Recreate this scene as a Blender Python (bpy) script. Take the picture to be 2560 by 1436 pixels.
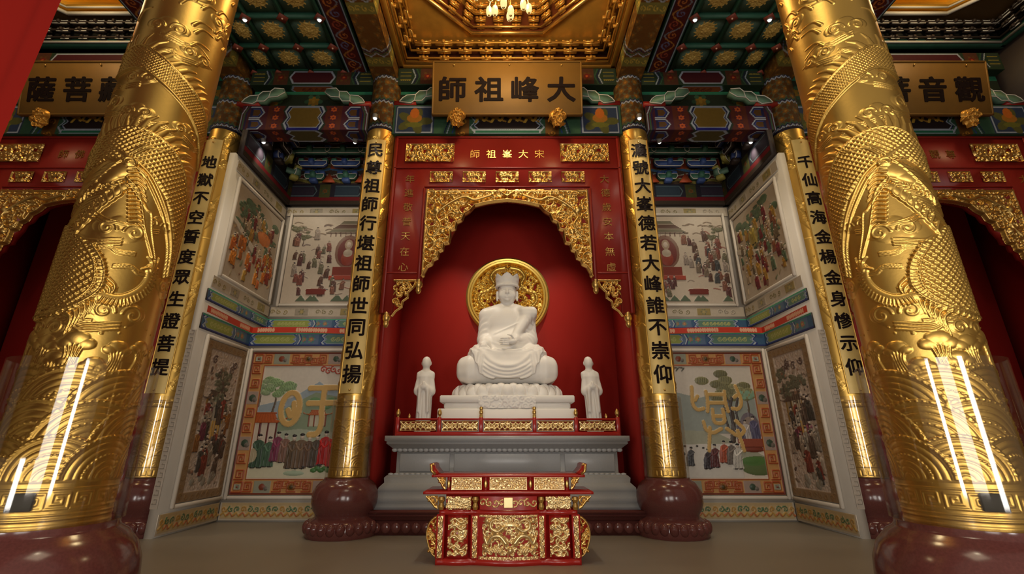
import bpy, bmesh, math, random
import numpy as np
from mathutils import Vector, Matrix, Euler

for o in list(bpy.data.objects): bpy.data.objects.remove(o, do_unlink=True)
SC = bpy.context.scene
COL = SC.collection
R = math.radians
PI = math.pi
random.seed(7)
rng = np.random.default_rng(11)

# ------------------------------------------------------------------ camera
F_PX, PCX, PCY, EYE = 1157.0, 1268.0, 718.0, 1.5
PITCH = R(18.7)
cam = bpy.data.cameras.new('camera')
cam.sensor_fit = 'HORIZONTAL'
cam.sensor_width = 36.0
cam.lens = 36.0 * F_PX / 2560.0
cam.shift_x = (1280.0 - PCX) / 2560.0
cam.clip_start = 0.05
cam_o = bpy.data.objects.new('camera', cam)
cam_o.location = (0, 0, EYE)
cam_o.rotation_euler = (R(90) + PITCH, 0, 0)
COL.objects.link(cam_o)
SC.camera = cam_o

# ------------------------------------------------------------------ world, lights, exposure
W = bpy.data.worlds.new('world')
SC.world = W
W.use_nodes = True
W.node_tree.nodes['Background'].inputs[0].default_value = (1.0, 0.84, 0.68, 1)
W.node_tree.nodes['Background'].inputs[1].default_value = 0.27
SC.view_settings.view_transform = 'Standard'
SC.view_settings.look = 'None'
SC.view_settings.gamma = 1.0
SC.view_settings.exposure = 0.0
SC.view_settings.use_curve_mapping = False

def area(name, loc, target, sx, sy, power, color):
    l = bpy.data.lights.new(name, 'AREA')
    l.shape = 'RECTANGLE'; l.size = sx; l.size_y = sy; l.energy = power; l.color = color
    o = bpy.data.objects.new(name, l)
    o.location = loc
    o.rotation_euler = (Vector(target) - Vector(loc)).to_track_quat('-Z', 'Y').to_euler()
    COL.objects.link(o)
    return o
def spot(name, loc, target, power, color=(1, .86, .62), angle=50, blend=.6, size=.06):
    l = bpy.data.lights.new(name, 'SPOT')
    l.energy = power; l.color = color; l.spot_size = R(angle); l.spot_blend = blend; l.shadow_soft_size = size
    o = bpy.data.objects.new(name, l)
    o.location = loc
    o.rotation_euler = (Vector(target) - Vector(loc)).to_track_quat('-Z', 'Y').to_euler()
    COL.objects.link(o)
    return o
# daylight through the hall's front doors, behind the camera
area('door_daylight', (-4.2, -5.5, 1.9), (-2.2, 6, 2.0), 1.1, 3.0, 190, (1, .95, .88))
area('door_daylight', (4.2, -5.5, 1.9), (2.2, 6, 2.0), 1.1, 3.0, 190, (1, .95, .88))
area('door_daylight', (0, -6.0, 2.4), (0, 9, 2.2), 3.0, 3.6, 260, (1, .93, .84))
# the hall lamps over the visitors' aisle
area('hall_lamp', (0, .8, 8.8), (0, 4.0, 0), 2.2, 2.2, 60, (1, .84, .58))

# ------------------------------------------------------------------ colour
def lin(c):
    c = c / 255.0
    return c / 12.92 if c <= .04045 else ((c + .055) / 1.055) ** 2.4
def C(h):
    h = h.lstrip('#')
    return tuple(lin(int(h[i:i + 2], 16)) for i in (0, 2, 4))

# ------------------------------------------------------------------ materials
MATS = {}
def mat(name, color=(.8, .8, .8), rough=.5, metal=0.0, noise=0.0, nscale=8.0, bump=0.0, bscale=60.0, spec=.5,
        coat=0.0, emit=None, estr=0.0, trans=0.0, ior=1.45, rvar=0.0, sss=0.0):
    m = bpy.data.materials.new(name); m.use_nodes = True
    nt = m.node_tree; b = nt.nodes['Principled BSDF']
    b.inputs['Base Color'].default_value = (*color, 1)
    b.inputs['Roughness'].default_value = rough
    b.inputs['Metallic'].default_value = metal
    b.inputs['Specular IOR Level'].default_value = spec
    b.inputs['Coat Weight'].default_value = coat
    b.inputs['Coat Roughness'].default_value = .12
    b.inputs['IOR'].default_value = ior
    b.inputs['Transmission Weight'].default_value = trans
    if sss:
        b.inputs['Subsurface Weight'].default_value = sss
        b.inputs['Subsurface Radius'].default_value = (.05, .04, .03)
    if emit is not None:
        b.inputs['Emission Color'].default_value = (*emit, 1)
        b.inputs['Emission Strength'].default_value = estr
    tc = nt.nodes.new('ShaderNodeTexCoord')
    if noise > 0 or rvar > 0:
        n = nt.nodes.new('ShaderNodeTexNoise'); n.inputs['Scale'].default_value = nscale; n.inputs['Detail'].default_value = 5
        nt.links.new(tc.outputs['Object'], n.inputs['Vector'])
        if noise > 0:
            mx = nt.nodes.new('ShaderNodeMix'); mx.data_type = 'RGBA'
            mx.inputs[6].default_value = (*[max(0, c * (1 - noise)) for c in color], 1)
            mx.inputs[7].default_value = (*[min(1, c * (1 + noise)) for c in color], 1)
            nt.links.new(n.outputs['Fac'], mx.inputs[0]); nt.links.new(mx.outputs[2], b.inputs['Base Color'])
        if rvar > 0:
            mr = nt.nodes.new('ShaderNodeMapRange')
            mr.inputs[3].default_value = max(0.02, rough - rvar); mr.inputs[4].default_value = min(1, rough + rvar)
            nt.links.new(n.outputs['Fac'], mr.inputs[0]); nt.links.new(mr.outputs[0], b.inputs['Roughness'])
    if bump > 0:
        n2 = nt.nodes.new('ShaderNodeTexNoise'); n2.inputs['Scale'].default_value = bscale; n2.inputs['Detail'].default_value = 6
        nt.links.new(tc.outputs['Object'], n2.inputs['Vector'])
        bp = nt.nodes.new('ShaderNodeBump'); bp.inputs['Strength'].default_value = bump; bp.inputs['Distance'].default_value = .02
        nt.links.new(n2.outputs['Fac'], bp.inputs['Height']); nt.links.new(bp.outputs[0], b.inputs['Normal'])
    MATS[name] = m
    return m
def colmat(name, rough=.55, metal=0.0, noise=.12, spec=.4):
    """paint pattern carried by the mesh's colour attribute 'Col' with a little procedural wear"""
    m = bpy.data.materials.new(name); m.use_nodes = True
    nt = m.node_tree; b = nt.nodes['Principled BSDF']
    a = nt.nodes.new('ShaderNodeAttribute'); a.attribute_name = 'Col'
    n = nt.nodes.new('ShaderNodeTexNoise'); n.inputs['Scale'].default_value = 14; n.inputs['Detail'].default_value = 6
    tc = nt.nodes.new('ShaderNodeTexCoord'); nt.links.new(tc.outputs['Object'], n.inputs['Vector'])
    mr = nt.nodes.new('ShaderNodeMapRange'); mr.inputs[3].default_value = 1 - noise; mr.inputs[4].default_value = 1 + noise
    nt.links.new(n.outputs['Fac'], mr.inputs[0])
    mx = nt.nodes.new('ShaderNodeVectorMath'); mx.operation = 'SCALE'
    nt.links.new(a.outputs['Color'], mx.inputs[0]); nt.links.new(mr.outputs[0], mx.inputs['Scale'])
    nt.links.new(mx.outputs[0], b.inputs['Base Color'])
    b.inputs['Roughness'].default_value = rough; b.inputs['Metallic'].default_value = metal
    b.inputs['Specular IOR Level'].default_value = spec
    MATS[name] = m
    return m

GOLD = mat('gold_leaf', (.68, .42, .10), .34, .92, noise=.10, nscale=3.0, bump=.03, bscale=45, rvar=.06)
GOLDC = mat('carved_gilding', (.68, .44, .14), .33, .92, noise=.14, nscale=12, rvar=.07)
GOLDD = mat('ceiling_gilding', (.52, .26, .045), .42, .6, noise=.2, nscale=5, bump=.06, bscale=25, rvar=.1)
GOLDB = mat('halo_gilding', (.88, .60, .14), .32, .85, noise=.08, nscale=6)
BRD = mat('couplet_gilt_lacquer', (.60, .43, .15), .45, .3, noise=.12, nscale=7, coat=.15)
PLQ = mat('plaque_gilt_lacquer', (.21, .108, .022), .55, .25, noise=.12, nscale=4)
INK = mat('black_lacquer', (.008, .003, .003), .7, spec=.15)
REDP = mat('red_lacquer', (.25, .017, .012), .40, noise=.08, nscale=2.5, spec=.4)
REDW = mat('red_niche_paint', (.44, .028, .020), .42, noise=.07, nscale=1.2, spec=.4)
REDT = mat('altar_red_lacquer', (.36, .014, .010), .25, coat=.3, noise=.1, nscale=9)
MARB = mat('white_marble', (.80, .77, .72), .42, noise=.05, nscale=2.2, sss=.12)
GREY = mat('grey_granite', (.37, .375, .38), .30, noise=.08, nscale=38, rvar=.05)
REDG = mat('red_granite', (.115, .036, .031), .16, noise=.30, nscale=70, spec=.6)
FLR = mat('floor_stone', (.39, .36, .31), .40, noise=.10, nscale=1.4, rvar=.06)
WHT = mat('white_plaster_tile', (.62, .56, .48), .45, noise=.06, nscale=3)
BKG = mat('lit_bracket_green', (.07, .20, .13), .5, noise=.25, nscale=12)  # bracket paints lightened in colour, standing in for light missing there
BKB = mat('lit_bracket_blue', (.06, .11, .30), .5, noise=.25, nscale=12)
BKE = mat('lit_bracket_edge', (.80, .76, .66), .5)
HALL = mat('hall_side_wall', (.27, .17, .09), .6, noise=.1, nscale=2)
DARK = mat('dark_timber', (.028, .017, .013), .6, noise=.3, nscale=6)
BANNER = mat('red_banner_cloth', (.20, .0085, .005), .9, noise=.06, nscale=3, spec=.08)
RIBBON = mat('red_ribbon_cloth', (.62, .035, .018), .6)
PALE = mat('pale_print', (.85, .50, .34), .6)
GREEN = mat('green_paint', (.025, .10, .062), .55, noise=.25, nscale=9)
BLUEG = mat('blue_paint', (.03, .05, .16), .55, noise=.2, nscale=9)
CELA = mat('celadon_paint', (.12, .22, .15), .5, noise=.2, nscale=12)
ORNG = mat('orange_paint', (.50, .09, .03), .55, noise=.15, nscale=9)
EDGE = mat('white_edge_paint', (.52, .50, .46), .5)
PAINT = colmat('painted_timber', .7, 0, .18, .2)
MURAL = colmat('mural_inlay', .42, 0, .10)
GOLDA = mat('altar_gilding', (.80, .60, .30), .32, .85, noise=.1, nscale=14, rvar=.06)
NODE = mat('node_red', (.22, .045, .025), .5)
BULB = mat('lamp_glass', (.30, .22, .08), .3, emit=(1, .80, .34), estr=1.0)
LED = mat('spotlight_lens', (1, .97, .9), .2, emit=(1, .95, .88), estr=6)
METAL = mat('white_metal', (.16, .15, .14), .5)
SOLE = mat('dark_opening', (.03, .025, .015), .7)
def clear_mat():
    m = bpy.data.materials.new('clear_acrylic'); m.use_nodes = True
    nt = m.node_tree; nt.nodes.remove(nt.nodes['Principled BSDF'])
    out = [n for n in nt.nodes if n.type == 'OUTPUT_MATERIAL'][0]
    t = nt.nodes.new('ShaderNodeBsdfTransparent'); t.inputs[0].default_value = (.965, .96, .95, 1)
    g = nt.nodes.new('ShaderNodeBsdfGlossy'); g.inputs['Roughness'].default_value = .05
    g.inputs[0].default_value = (1, 1, 1, 1)
    lw = nt.nodes.new('ShaderNodeLayerWeight'); lw.inputs[0].default_value = .5
    pw = nt.nodes.new('ShaderNodeMath'); pw.operation = 'POWER'; pw.inputs[1].default_value = 4.0
    ml = nt.nodes.new('ShaderNodeMath'); ml.operation = 'MULTIPLY_ADD'; ml.inputs[1].default_value = .30; ml.inputs[2].default_value = .036
    mx = nt.nodes.new('ShaderNodeMixShader')
    nt.links.new(lw.outputs['Facing'], pw.inputs[0]); nt.links.new(pw.outputs[0], ml.inputs[0]); nt.links.new(ml.outputs[0], mx.inputs[0])
    nt.links.new(t.outputs[0], mx.inputs[1]); nt.links.new(g.outputs[0], mx.inputs[2])
    nt.links.new(mx.outputs[0], out.inputs[0])
    return m
ACRY = clear_mat()

# ------------------------------------------------------------------ objects
def tag(o, label=None, cat=None, group=None, kind=None):
    if label: o['label'] = label
    if cat: o['category'] = cat
    if group: o['group'] = group
    if kind: o['kind'] = kind
    return o
def thing(name, loc, label, cat, group=None, rz=0.0):
    o = bpy.data.objects.new(name, None); COL.objects.link(o)
    o.location = loc; o.rotation_euler = (0, 0, rz); o.empty_display_size = .1
    return tag(o, label, cat, group, 'thing')
def link(name, me, parent=None, m=None, loc=None, label=None):
    o = bpy.data.objects.new(name, me); COL.objects.link(o)
    if m is not None and len(me.materials) == 0: me.materials.append(m)
    if parent: o.parent = parent
    if loc: o.location = loc
    if label: o['label'] = label
    return o
def copy_tree(o, loc=None, parent=None):
    c = o.copy(); COL.objects.link(c); c.parent = parent
    if loc is not None: c.location = loc
    for ch in list(o.children): copy_tree(ch, None, c)
    return c
def mesh_np(name, v, f, m=None, smooth=False, col=None):
    """v (N,3); f list of index arrays, each (K,n)"""
    me = bpy.data.meshes.new(name)
    v = np.asarray(v, np.float32)
    fs = [np.asarray(a, np.int32) for a in (f if isinstance(f, list) else [f]) if len(a)]
    nl = sum(a.size for a in fs); nf = sum(len(a) for a in fs)
    me.vertices.add(len(v)); me.vertices.foreach_set('co', v.ravel())
    me.loops.add(nl); me.polygons.add(nf)
    me.loops.foreach_set('vertex_index', np.concatenate([a.ravel() for a in fs]))
    tot = np.concatenate([np.full(len(a), a.shape[1], np.int32) for a in fs])
    st = np.concatenate([[0], np.cumsum(tot)[:-1]]).astype(np.int32)
    me.polygons.foreach_set('loop_start', st); me.polygons.foreach_set('loop_total', tot)
    if smooth: me.polygons.foreach_set('use_smooth', np.ones(nf, bool))
    if col is not None:
        ca = me.color_attributes.new('Col', 'FLOAT_COLOR', 'POINT')
        rgba = np.ones((len(v), 4), np.float32); rgba[:, :3] = col
        ca.data.foreach_set('color', rgba.ravel())
    me.update(calc_edges=True); me.validate()
    if m is not None: me.materials.append(m)
    return me

class MB:
    """collects simple shapes into one mesh"""
    def __init__(s): s.v = []; s.f = {}; s.n = 0
    def add(s, v, f):
        v = np.asarray(v, float).reshape(-1, 3)
        for q in f: s.f.setdefault(len(q), []).append([i + s.n for i in q])
        s.v.append(v); s.n += len(v); return s
    def box(s, c, d, rz=0.0, rx=0.0, ry=0.0, ch=0.0):
        hx, hy, hz = d[0] / 2, d[1] / 2, d[2] / 2
        if ch > 0:
            ch = min(ch, hx * .9, hy * .9, hz * .9)
            P = []
            for sx in (-1, 1):
                for sy in (-1, 1):
                    for sz in (-1, 1):
                        P += [(sx * (hx - ch), sy * (hy - ch), sz * hz), (sx * (hx - ch), sy * hy, sz * (hz - ch)), (sx * hx, sy * (hy - ch), sz * (hz - ch))]
            bm = bmesh.new()
            for p in P: bm.verts.new(p)
            bmesh.ops.convex_hull(bm, input=bm.verts)
            bm.verts.index_update()
            v = [tuple(x.co) for x in bm.verts]; f = [[x.index for x in q.verts] for q in bm.faces]
            bm.free()
        else:
            v = [(-hx, -hy, -hz), (hx, -hy, -hz), (hx, hy, -hz), (-hx, hy, -hz), (-hx, -hy, hz), (hx, -hy, hz), (hx, hy, hz), (-hx, hy, hz)]
            f = [[0, 3, 2, 1], [4, 5, 6, 7], [0, 1, 5, 4], [1, 2, 6, 5], [2, 3, 7, 6], [3, 0, 4, 7]]
        M = Euler((rx, ry, rz)).to_matrix()
        v = [tuple(M @ Vector(p) + Vector(c)) for p in v]
        return s.add(v, f)
    def prism(s, poly, a, b, axis='y'):
        """poly list of 2D points (x,z) for axis y, (y,z) for x, (x,y) for z, extruded from a to b"""
        n = len(poly)
        def P(p, t): return (p[0], t, p[1]) if axis == 'y' else ((t, p[0], p[1]) if axis == 'x' else (p[0], p[1], t))
        v = [P(p, a) for p in poly] + [P(p, b) for p in poly]
        f = [list(range(n))[::-1], list(range(n, 2 * n))] + [[i, (i + 1) % n, n + (i + 1) % n, n + i] for i in range(n)]
        return s.add(v, f)
    def lathe(s, prof, c=(0, 0, 0), seg=32, a0=0.0, a1=2 * PI, sx=1.0, sy=1.0):
        full = abs(a1 - a0 - 2 * PI) < 1e-6
        k = seg if full else seg + 1
        v = []
        for r, z in prof:
            for i in range(k):
                a = a0 + (a1 - a0) * i / seg
                v.append((c[0] + r * math.cos(a) * sx, c[1] + r * math.sin(a) * sy, c[2] + z))
        f = []
        for j in range(len(prof) - 1):
            for i in range(seg):
                i2 = (i + 1) % k
                f.append([j * k + i, j * k + i2, (j + 1) * k + i2, (j + 1) * k + i])
        if full:
            if prof[0][0] > 1e-5: f.append(list(range(k))[::-1])
            if prof[-1][0] > 1e-5: f.append([(len(prof) - 1) * k + i for i in range(k)])
        return s.add(v, f)
    def tube(s, pts, r, seg=8, r1=None):
        P = [Vector(p) for p in pts]; n = len(P); v = []; f = []
        up = None
        for i, p in enumerate(P):
            d = (P[min(i + 1, n - 1)] - P[max(i - 1, 0)]).normalized()
            if up is None: up = Vector((0, 0, 1)) if abs(d.z) < .9 else Vector((0, 1, 0))
            a = d.cross(up).normalized(); b = a.cross(d).normalized(); up = b
            rr = r if r1 is None else r + (r1 - r) * i / (n - 1)
            for k in range(seg):
                t = 2 * PI * k / seg
                v.append(tuple(p + a * (rr * math.cos(t)) + b * (rr * math.sin(t))))
        for i in range(n - 1):
            for k in range(seg):
                k2 = (k + 1) % seg
                f.append([i * seg + k, i * seg + k2, (i + 1) * seg + k2, (i + 1) * seg + k])
        f.append(list(range(seg))[::-1]); f.append([(n - 1) * seg + k for k in range(seg)])
        return s.add(v, f)
    def sphere(s, c, r, seg=16, rings=10, sc=(1, 1, 1)):
        prof = [(r * math.sin(PI * i / rings), -r * math.cos(PI * i / rings)) for i in range(rings + 1)]
        prof[0] = (1e-6, -r); prof[-1] = (1e-6, r)
        n0 = s.n
        s.lathe(prof, (0, 0, 0), seg)
        s.v[-1] = s.v[-1] * np.array(sc) + np.array(c)
        return s
    def mesh(s, name, m=None, smooth=False, angle=None):
        v = np.concatenate(s.v) if s.v else np.zeros((0, 3))
        me = mesh_np(name, v, [np.array(q) for q in s.f.values()], m, smooth)
        if smooth: me.set_sharp_from_angle(angle=R(angle if angle else 40))
        return me
    def build(s, name, m, parent=None, loc=None, smooth=False, label=None, angle=None):
        return link(name, s.mesh(name, m, smooth, angle), parent, None, loc, label)

def grid_faces(nx, ny, keep=None):
    i, j = np.meshgrid(np.arange(nx - 1), np.arange(ny - 1))
    a = (j * nx + i).ravel()
    f = np.stack([a, a + 1, a + 1 + nx, a + nx], 1)
    if keep is not None: f = f[keep.ravel()]
    return f

# ------------------------------------------------------------------ 2D canvases: relief height + paint colour
class Canvas:
    def __init__(s, w, h, res, base=None):
        s.w, s.h = w, h
        s.nx = max(3, int(round(w / res)) + 1); s.ny = max(3, int(round(h / res)) + 1)
        s.dx = w / (s.nx - 1); s.dy = h / (s.ny - 1)
        s.x = np.linspace(0, w, s.nx); s.y = np.linspace(0, h, s.ny)
        s.X, s.Y = np.meshgrid(s.x, s.y)
        s.H = np.zeros((s.ny, s.nx), np.float32)
        s.P = None
        if base is not None:
            s.P = np.zeros((s.ny, s.nx, 3), np.float32); s.P[:] = base
    def win(s, x0, x1, y0, y1):
        i0 = max(0, int(math.floor(x0 / s.dx))); i1 = min(s.nx, int(math.ceil(x1 / s.dx)) + 1)
        j0 = max(0, int(math.floor(y0 / s.dy))); j1 = min(s.ny, int(math.ceil(y1 / s.dy)) + 1)
        return (slice(j0, j1), slice(i0, i1)) if i1 > i0 and j1 > j0 else None
    def dab(s, x, y, r, h=0.0, col=None, flat=False):
        w = s.win(x - r, x + r, y - r, y + r)
        if w is None: return
        q = 1 - ((s.X[w] - x) ** 2 + (s.Y[w] - y) ** 2) / (r * r)
        if h:
            np.maximum(s.H[w], np.where(q > 0, h * (np.ones_like(q) if flat else np.sqrt(np.maximum(q, 0))), 0), out=s.H[w])
        if col is not None: s.P[w][q > 0] = col
    def stroke(s, pts, r, h=0.0, col=None, r1=None, flat=False):
        p = np.asarray(pts, float); r1 = r if r1 is None else r1
        seg = np.hypot(*(p[1:] - p[:-1]).T); L = seg.sum()
        if L <= 0: return
        step = max(min(r, r1 if r1 > 0 else r) * .45, s.dx * .6)
        n = max(2, int(L / step) + 1); cum = np.concatenate([[0], np.cumsum(seg)]); t = np.linspace(0, L, n)
        X = np.interp(t, cum, p[:, 0]); Y = np.interp(t, cum, p[:, 1])
        for k in range(n):
            u = k / (n - 1)
            rr = r + (r1 - r) * u
            s.dab(X[k], Y[k], max(rr, s.dx * .55), h * (0.35 + .65 * (rr / max(r, r1, 1e-6))), col, flat)
    def inside(s, poly, w=None):
        poly = np.asarray(poly, float)
        if w is None:
            w = s.win(poly[:, 0].min(), poly[:, 0].max(), poly[:, 1].min(), poly[:, 1].max())
        if w is None: return None, None
        X, Y = s.X[w], s.Y[w]; c = np.zeros(X.shape, bool); n = len(poly)
        for i in range(n):
            x0, y0 = poly[i - 1]; x1, y1 = poly[i]
            if y0 == y1: continue
            c ^= ((y0 > Y) != (y1 > Y)) & (X < (x1 - x0) * (Y - y0) / (y1 - y0) + x0)
        return w, c
    def poly(s, poly, h=0.0, col=None):
        w, c = s.inside(poly)
        if w is None: return
        if h: np.maximum(s.H[w], np.where(c, h, 0), out=s.H[w])
        if col is not None: s.P[w][c] = col
    def ell(s, cx, cy, rx, ry, h=0.0, col=None, rot=0.0, flat=False):
        r = max(rx, ry); w = s.win(cx - r, cx + r, cy - r, cy + r)
        if w is None: return
        X, Y = s.X[w] - cx, s.Y[w] - cy; c, d = math.cos(rot), math.sin(rot)
        q = 1 - ((X * c + Y * d) / rx) ** 2 - ((-X * d + Y * c) / ry) ** 2
        if h: np.maximum(s.H[w], np.where(q > 0, h * (1 if flat else np.sqrt(np.maximum(q, 0))), 0), out=s.H[w])
        if col is not None: s.P[w][q > 0] = col
    def rect(s, x0, x1, y0, y1, h=0.0, col=None):
        w = s.win(x0, x1, y0, y1)
        if w is None: return
        if h: np.maximum(s.H[w], h, out=s.H[w])
        if col is not None: s.P[w] = col
    def spiral(s, cx, cy, r, turns, a0, th, h=0.0, col=None, sgn=1, th1=None):
        n = int(14 * turns) + 6; t = np.linspace(0, 1, n)
        rad = r * (1 - t) ** .8 + .04 * r; a = a0 + sgn * t * turns * 2 * PI
        s.stroke(np.stack([cx + rad * np.cos(a), cy + rad * np.sin(a)], 1), th, h, col, th1 if th1 else th * .75)
    def carve(s, spacing, h, mask=None, seed=1, th=.16, col=None):
        """all-over carved scrollwork: curls, leaf strokes and bosses"""
        r_ = np.random.default_rng(seed)
        ny = max(1, int(s.h / (spacing * .86))); nx = max(1, int(s.w / spacing))
        for j in range(ny):
            for i in range(nx):
                x = (i + .5 + (.25 if j % 2 else -.25) + r_.uniform(-.2, .2)) * s.w / nx
                y = (j + .5 + r_.uniform(-.2, .2)) * s.h / ny
                if mask is not None:
                    ii = min(s.nx - 1, max(0, int(x / s.dx))); jj = min(s.ny - 1, max(0, int(y / s.dy)))
                    if not mask[jj, ii]: continue
                r = spacing * r_.uniform(.42, .58); a = r_.uniform(0, 2 * PI); sg = 1 if r_.random() > .5 else -1
                t = spacing * th
                s.spiral(x, y, r, r_.uniform(.8, 1.3), a, t, h * r_.uniform(.7, 1), col, sg, t * .8)
                b = a + r_.uniform(1.5, 3.2)
                s.stroke([(x + r * math.cos(b), y + r * math.sin(b)), (x + 1.5 * r * math.cos(b + .4), y + 1.5 * r * math.sin(b + .4)), (x + 1.9 * r * math.cos(b + .9), y + 1.9 * r * math.sin(b + .9))], t * .9, h * .8, col, t * .3)
                if r_.random() < .4: s.dab(x, y, t * 1.3, h, col)
    def mesh(s, name, m, pos=None, keep=None, smooth=True):
        """pos(X, Y, H) -> x, y, z arrays; default: panel in the XZ plane facing -Y"""
        if pos is None: pos = lambda X, Y, H: (X, -H, Y)
        x, y, z = pos(s.X, s.Y, s.H)
        v = np.stack([x.ravel(), y.ravel(), z.ravel()], 1)
        k = None
        if keep is not None: k = keep[:-1, :-1] | keep[1:, :-1] | keep[:-1, 1:] | keep[1:, 1:]
        f = grid_faces(s.nx, s.ny, k)
        col = s.P.reshape(-1, 3) if s.P is not None else None
        if k is not None:
            used = np.unique(f); mp = np.full(len(v), -1); mp[used] = np.arange(len(used))
            f = mp[f]; v = v[used]
            if col is not None: col = col[used]
        return mesh_np(name, v, f, m, smooth, col)
def blur(H, n):
    for _ in range(n):
        P = np.pad(H, 1, mode='edge')
        H = (P[:-2, 1:-1] + P[2:, 1:-1] + P[1:-1, :-2] + P[1:-1, 2:] + 2 * H) / 6
    return H
def bez(p, n=24):
    """Catmull-Rom through the points"""
    p = np.asarray(p, float); q = np.concatenate([[2 * p[0] - p[1]], p, [2 * p[-1] - p[-2]]]); out = []
    m = max(2, n // (len(p) - 1))
    for i in range(len(p) - 1):
        a, b, c, d = q[i:i + 4]
        t = np.linspace(0, 1, m, endpoint=False)[:, None]
        out.append(.5 * (2 * b + (c - a) * t + (2 * a - 5 * b + 4 * c - d) * t ** 2 + (3 * b - a - 3 * c + d) * t ** 3))
    out.append(p[-1:]); return np.concatenate(out)

# ------------------------------------------------------------------ writing
def text_geo(ch, size, bold=.012, depth=.008):
    """verts, faces of one character centred on the origin in the XY plane, cap height about size"""
    cu = bpy.data.curves.new('t', 'FONT'); cu.body = ch; cu.size = size; cu.align_x = 'CENTER'; cu.align_y = 'CENTER'
    cu.extrude = depth; cu.resolution_u = 3
    o = bpy.data.objects.new('t', cu); COL.objects.link(o)
    dg = bpy.context.evaluated_depsgraph_get(); dg.update()
    me = bpy.data.meshes.new_from_object(o.evaluated_get(dg))
    bm = bmesh.new(); bm.from_mesh(me)
    if bm.verts:
        xs = [v.co.x for v in bm.verts]; ys = [v.co.y for v in bm.verts]
        cx, cy = (min(xs) + max(xs)) / 2, (min(ys) + max(ys)) / 2
        for v in bm.verts: v.co.x -= cx; v.co.y -= cy
    bmesh.ops.triangulate(bm, faces=bm.faces)
    for _ in range(3):
        es = [e for e in bm.edges if e.calc_length() > size * .16]
        if not es: break
        bmesh.ops.subdivide_edges(bm, edges=es, cuts=1)
        bmesh.ops.triangulate(bm, faces=bm.faces)
    bm.verts.index_update()
    v = np.array([tuple(x.co) for x in bm.verts]).reshape(-1, 3); f = [[a.index for a in q.verts] for q in bm.faces]
    bm.free(); bpy.data.objects.remove(o); bpy.data.curves.remove(cu); bpy.data.meshes.remove(me)
    return v, f
_TXT = {}
def tgeo(ch, size, bold=.012, depth=.008):
    k = (ch, bold)
    if k not in _TXT:
        v0, f0 = text_geo(ch, 1.0, 0, 1.0); V = []; Fc = []
        for i, (dx, dy) in enumerate([(0, 0)] + ([(math.cos(q * PI / 6), math.sin(q * PI / 6)) for q in range(12)] if bold > .01 else [])):
            w = v0.copy(); w[:, 0] += dx * bold; w[:, 1] += dy * bold; w[:, 2] *= 1 - .015 * i
            V.append(w); Fc += [[a + i * len(v0) for a in q] for q in f0]
        _TXT[k] = (np.concatenate(V), Fc)
    v, f = _TXT[k]; v = v.copy(); v[:, :2] *= size; v[:, 2] *= depth
    return v, f
def lettering(items, pos, name, m, parent, bold=.012, depth=.006, sx=1.0, smooth=False):
    """items: (char, x, z, size); pos maps (x, out, z) arrays to the surface"""
    mb = MB()
    for ch, x, z, sz in items:
        v, f = tgeo(ch, sz, bold, depth)
        if len(v) == 0: continue
        mb.add(np.stack(pos(v[:, 0] * sx + x, v[:, 2], v[:, 1] + z), 1), f)
    return mb.build(name, m, parent)

# ------------------------------------------------------------------ smooth bodies from signed distances
def surface_nets(fn, lo, hi, h):
    lo = np.array(lo, float); hi = np.array(hi, float)
    n = np.ceil((hi - lo) / h).astype(int) + 1
    ax = [lo[i] + h * np.arange(n[i]) for i in range(3)]
    X, Y, Z = np.meshgrid(*ax, indexing='ij')
    V = fn(X, Y, Z).astype(np.float32)
    S = V < 0
    off = [(i, j, k) for i in (0, 1) for j in (0, 1) for k in (0, 1)]
    sl = lambda A, o: A[o[0]:n[0] - 1 + o[0], o[1]:n[1] - 1 + o[1], o[2]:n[2] - 1 + o[2]]
    cnt = sum(sl(S, o).astype(np.int8) for o in off)
    act = (cnt > 0) & (cnt < 8)
    ci, cj, ck = np.nonzero(act)
    idx = np.full(act.shape, -1, np.int64); idx[ci, cj, ck] = np.arange(len(ci))
    acc = np.zeros((len(ci), 3)); num = np.zeros(len(ci))
    for a in off:
        for d in range(3):
            if a[d]: continue
            b = list(a); b[d] = 1
            va = V[ci + a[0], cj + a[1], ck + a[2]]; vb = V[ci + b[0], cj + b[1], ck + b[2]]
            x = (va < 0) != (vb < 0)
            t = np.where(x, va / np.where(x, va - vb, 1), 0)
            p = np.tile(np.array(a, float), (len(ci), 1)); p[:, d] = t
            acc[x] += p[x]; num[x] += 1
    v = lo + h * (np.stack([ci, cj, ck], 1) + acc / np.maximum(num, 1)[:, None])
    F = []
    for d in range(3):
        A = S[:-1] if d == 0 else S[:, :-1] if d == 1 else S[:, :, :-1]
        B = S[1:] if d == 0 else S[:, 1:] if d == 1 else S[:, :, 1:]
        e = A != B
        I, J, K = np.nonzero(e)
        c = [I, J, K]; u, w = [(1, 2), (2, 0), (0, 1)][d]
        ok = (c[u] > 0) & (c[w] > 0) & (c[u] < n[u] - 1) & (c[w] < n[w] - 1)
        I, J, K = I[ok], J[ok], K[ok]; c = [I, J, K]
        def g(du, dw):
            q = [x.copy() for x in c]; q[u] = q[u] + du; q[w] = q[w] + dw
            return idx[q[0], q[1], q[2]]
        q = np.stack([g(-1, -1), g(0, -1), g(0, 0), g(-1, 0)], 1)
        flip = ~A[I, J, K]
        q[flip] = q[flip][:, ::-1]
        F.append(q[(q >= 0).all(1)])
    return v, np.concatenate(F)
def smin(a, b, k):
    h = np.clip(.5 + .5 * (b - a) / k, 0, 1)
    return b + (a - b) * h - k * h * (1 - h)
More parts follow.
